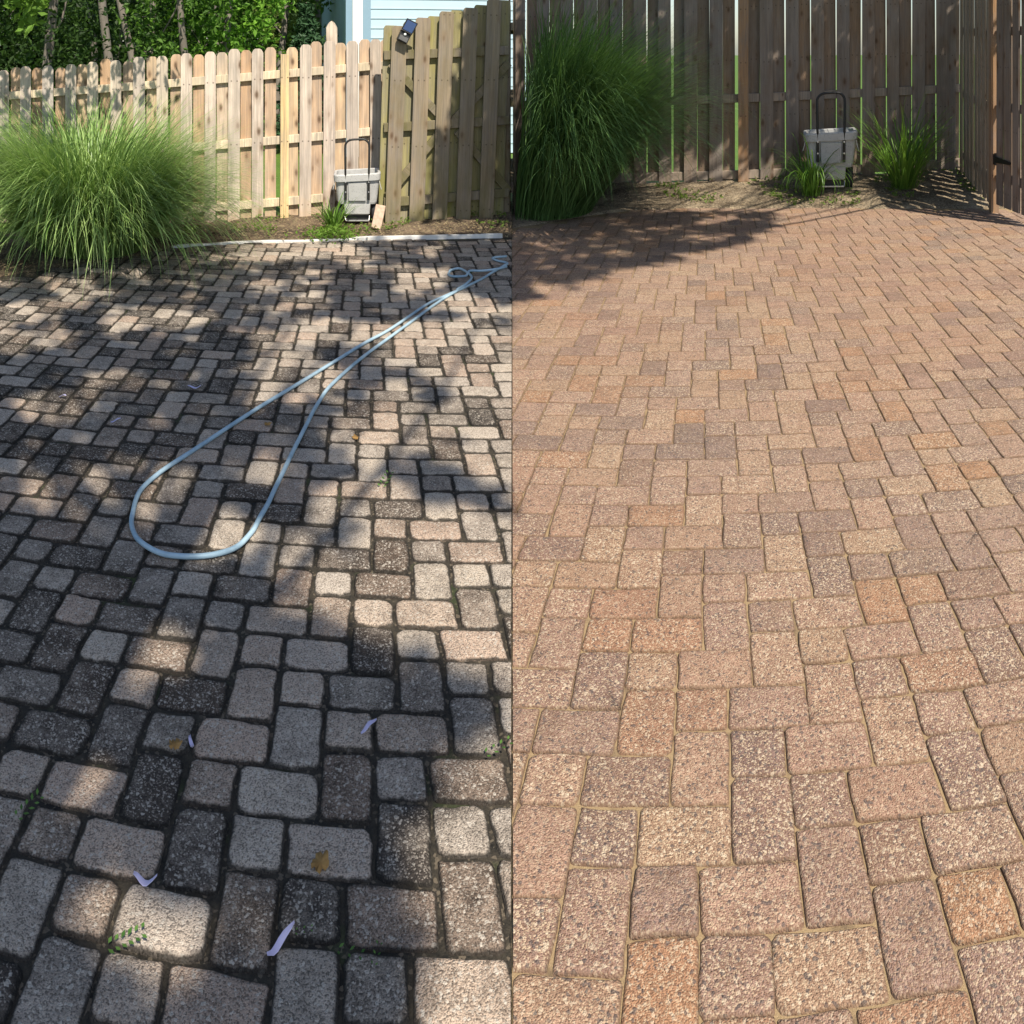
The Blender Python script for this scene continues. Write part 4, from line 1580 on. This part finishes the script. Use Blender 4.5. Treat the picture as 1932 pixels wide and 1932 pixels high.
rr = 9.75
p = D(1706, rr, bed_height('R', 1706, rr))
o = clump('spiky_plant', p, 280, 0.15, 1.4, 50, 1.5, 0.011, M_lily, 8, tint_hi=0.8)
tag(o, 'bushy clump of upright strap leaves right of the speckled cart', 'plant')
p = D(1531, 9.5, bed_height('R', 1531, 9.5))
o = clump('drooping_plant', p, 130, 0.10, 0.95, 20, 3.9, 0.013, M_lily, 9, tint_lo=0.0, tint_hi=0.7)
tag(o, 'small drooping tuft of tied strap leaves just left of the speckled cart', 'plant')

# low weeds scattered over both beds
def weeds(half, n, mat, size):
    C = []
    while len(C) < n:
        x_ = rng.uniform(330, 955) if half == 'L' else rng.uniform(1240, 1900)
        e = edge_r(x_, half)
        Zf = (ZL if half == 'L' else ZR)
        r_ = rng.uniform(e + 0.03, Zf + 0.1)
        q = D(x_, r_)
        if mnoise.noise((q.x * 1.8, q.y * 1.8, 2.0)) < 0.10: continue
        z = bed_height(half, x_, r_)
        for _ in range(5):
            C.append((q.x + 0.02 * rng.standard_normal(), q.y + 0.02 * rng.standard_normal(), z + 0.025 + 0.02 * rng.random()))
    V, Fq, col = leaves(np.array(C), size, 0.5, 1, 0.01, 0.5, 1.8)
    o = np_mesh('weed_seedlings', V, Fq, mat, col=col)
    tag(o, ('thin weeds sprouting on the dark soil under the sunlit fence' if half == 'L' else 'thin weeds sprouting on the sandy soil under the brown fence'), 'weeds', kind='stuff')


M_weed = leaf_mat('weed_leaves', (0.06, 0.12, 0.02), (0.22, 0.30, 0.06), 0.35)
weeds('L', 800, M_weed, 0.018)
weeds('R', 1300, M_weed, 0.022)

M_litter = leaf_mat('dry_litter', (0.10, 0.065, 0.035), (0.36, 0.27, 0.16), 0.1)
for half, n_ in (('L', 420), ('R', 520)):
    C = []
    while len(C) < n_:
        x_ = rng.uniform(330, 955) if half == 'L' else rng.uniform(1200, 1900)
        r_ = rng.uniform(edge_r(x_, half) - 0.02, (ZL if half == 'L' else ZR) + 0.05)
        q = D(x_, r_)
        C.append((q.x, q.y, bed_height(half, x_, r_) + 0.018))
    V, Fq, col = leaves(np.array(C), 0.016, 0.5, 1, 0.0, 2.5, 2.6)
    o = np_mesh('leaf_litter', V, Fq, M_litter, col=col)
    tag(o, 'dry bits of leaf and twig strewn on the %s soil' % ('dark' if half == 'L' else 'sandy'), 'leaf litter', kind='stuff')

# ---------------------------------------------------------------- fallen bits on the dark patio
M_petal = plain('lilac_petal', (0.62, 0.58, 0.80), 0.6, 0, 0.2, 0.15, 60)
M_tan = plain('tan_dead_leaf', (0.44, 0.26, 0.09), 0.8, 0, 0.2, 0.35, 60)
M_sprig = leaf_mat('sprig_leaves', (0.05, 0.13, 0.025), (0.14, 0.27, 0.06), 0.3)


def petal(x, y, L, w, rot, mat, name, label, cat, fork=False, group=None):
    L, w = L * 0.8, w * 0.75
    p = G(x, y, 0.0)
    m = MB()
    n = 7
    vs, fs = [], []
    for i in range(n):
        s = i / (n - 1)
        ww = w * 0.5 * (math.sin(math.pi * (0.12 + 0.83 * s)) ** 0.8)
        zc = 0.003 + 0.016 * s * s + 0.006 * math.sin(5 * s + x)
        sx = L * (0.28 * (s - 0.4) ** 2 + 0.06 * math.sin(6 * s + y))
        vs += [(-L / 2 + L * s, sx - ww, zc + 0.003), (-L / 2 + L * s, sx, zc), (-L / 2 + L * s, sx + ww, zc + 0.004)]
        if i:
            q = 3 * i
            fs += [(q - 3, q - 2, q + 1, q), (q - 2, q - 1, q + 2, q + 1)]
    m.add(vs, fs)
    if fork:
        vs2 = [(q[0] * 0.55 - L * 0.08, q[1] * 0.8 + q[0] * 0.5 + 0.01, q[2] + 0.004) for q in vs]
        m.add(vs2, fs)
    o = m.build(name, mat, fixn=False, smooth=True)
    sol = o.modifiers.new('thickness', 'SOLIDIFY')
    sol.thickness = 0.0008
    o.location = (p.x, p.y, 0.003)
    o.rotation_euler = (0, 0, rot)
    tag(o, label, cat, group)
    return o


gp = 'fallen petals on the dark patio'
petal(360, 1412, 0.058, 0.013, -1.1, M_petal, 'fallen_petal', 'slim white lilac petal just right of the tan leaf', 'petal', group=gp)
petal(697, 1380, 0.062, 0.016, 0.75, M_petal, 'fallen_petal', 'forked lilac petal near the right side of the dark patio', 'petal', False, gp)
petal(272, 1672, 0.066, 0.018, 0.05, M_petal, 'fallen_petal', 'flat lilac petal on the upper edge of a big pale paver', 'petal', group=gp)
petal(531, 1789, 0.082, 0.019, 0.85, M_petal, 'fallen_petal', 'largest lilac petal, nearest the viewer on the dark patio', 'petal', False, gp)
petal(218, 799, 0.06, 0.02, 0.3, M_petal, 'fallen_petal', 'small pale petal left of the hose loop', 'petal', False, gp)
petal(118, 752, 0.06, 0.02, -0.3, M_petal, 'fallen_petal', 'farthest left pale petal on the dark patio', 'petal', False, gp)
petal(366, 735, 0.09, 0.02, 0.0, M_petal, 'fallen_petal', 'thin pale petal above the hose loop', 'petal', False, gp)


def dead_leaf(x, y, s, rot, label):
    p = G(x, y, 0.0)
    out = []
    for i in range(22):
        th = 2 * math.pi * i / 22
        rr = s * (0.62 + 0.30 * abs(math.cos(2.5 * th)) + 0.06 * math.sin(7 * th))
        out.append((rr * math.cos(th), rr * 0.8 * math.sin(th)))
    m = MB()
    vs = [(0, 0, 0.006)] + [(a_, b_, 0.006 + 0.010 * math.sin(3 * i) * 0.5 + 0.30 * (a_ * a_) / s) for i, (a_, b_) in enumerate(out)]
    m.add(vs, [(0, 1 + i, 1 + (i + 1) % 22) for i in range(22)])
    o = m.build('fallen_leaf', M_tan, smooth=True, fixn=False)
    sol = o.modifiers.new('thickness', 'SOLIDIFY')
    sol.thickness = 0.001
    o.location = (p.x, p.y, 0.003)
    o.rotation_euler = (0.1, -0.15, rot)
    tag(o, label, 'leaf', 'dead leaves on the dark patio')


dead_leaf(332, 1410, 0.020, 0.4, 'small tan dead leaf left of the slim petal')
dead_leaf(605, 1634, 0.026, 1.0, 'larger tan dead leaf below the middle of the dark patio')
dead_leaf(506, 803, 0.020, 0.2, 'tiny brown dead leaf between the two strands of hose')
dead_leaf(670, 829, 0.020, 2.0, 'small brown dead leaf right of the right hose strand')


def sprig(x, y, L, rot, n, label):
    p = G(x, y, 0.0)
    C, T = [], []
    V, Fq = [], []
    for i in range(n):
        s = i / max(1, n - 1)
        for sd2 in (-1, 1):
            cx_, cy_ = L * (s - 0.5), sd2 * L * 0.16
            a_ = 0.9 * sd2
            l_, w_ = L * (0.16 + 0.12 * rng.random()), L * 0.06
            d_ = Vector((math.cos(a_), math.sin(a_), 0.25))
            e_ = Vector((-math.sin(a_), math.cos(a_), 0))
            c_ = Vector((cx_, cy_, 0.012 + 0.004 * i))
            k0 = len(V)
            V += [tuple(c_ - d_ * l_ / 2), tuple(c_ + e_ * w_), tuple(c_ + d_ * l_ / 2), tuple(c_ - e_ * w_)]
            Fq.append((k0, k0 + 1, k0 + 2, k0 + 3))
    V = np.array(V)
    tt = rng.random(len(V) // 4)
    col = np.repeat(np.column_stack((tt, tt, tt)), 4, 0)
    o = np_mesh('weed_sprig', V, np.array(Fq), M_sprig, col=col)
    o.location = (p.x, p.y, 0.0)
    o.rotation_euler = (0, 0, rot)
    tag(o, label, 'weed', 'weed sprigs in the joints of the dark patio')


sprig(55, 1535, 0.06, 1.2, 5, 'green weed sprig at the left edge of the dark patio')
sprig(240, 1791, 0.065, 0.6, 6, 'feathery weed sprig below the flat petal near the viewer')
sprig(662, 1811, 0.045, -0.2, 3, 'small green weed right of the largest petal')
sprig(711, 1813, 0.03, 1.4, 3, 'tiny upright green weed nearest the right of the largest petal')
sprig(574, 1769, 0.03, 0.2, 3, 'tiny green sprout just above the largest petal')
sprig(941, 1422, 0.06, 0.4, 4, 'green weed at the right edge of the dark patio')
sprig(728, 912, 0.08, 1.3, 5, 'upright green weed in a joint right of the hose')
sprig(895, 518, 0.10, 0.3, 4, 'small weed beside the coiled end of the hose')
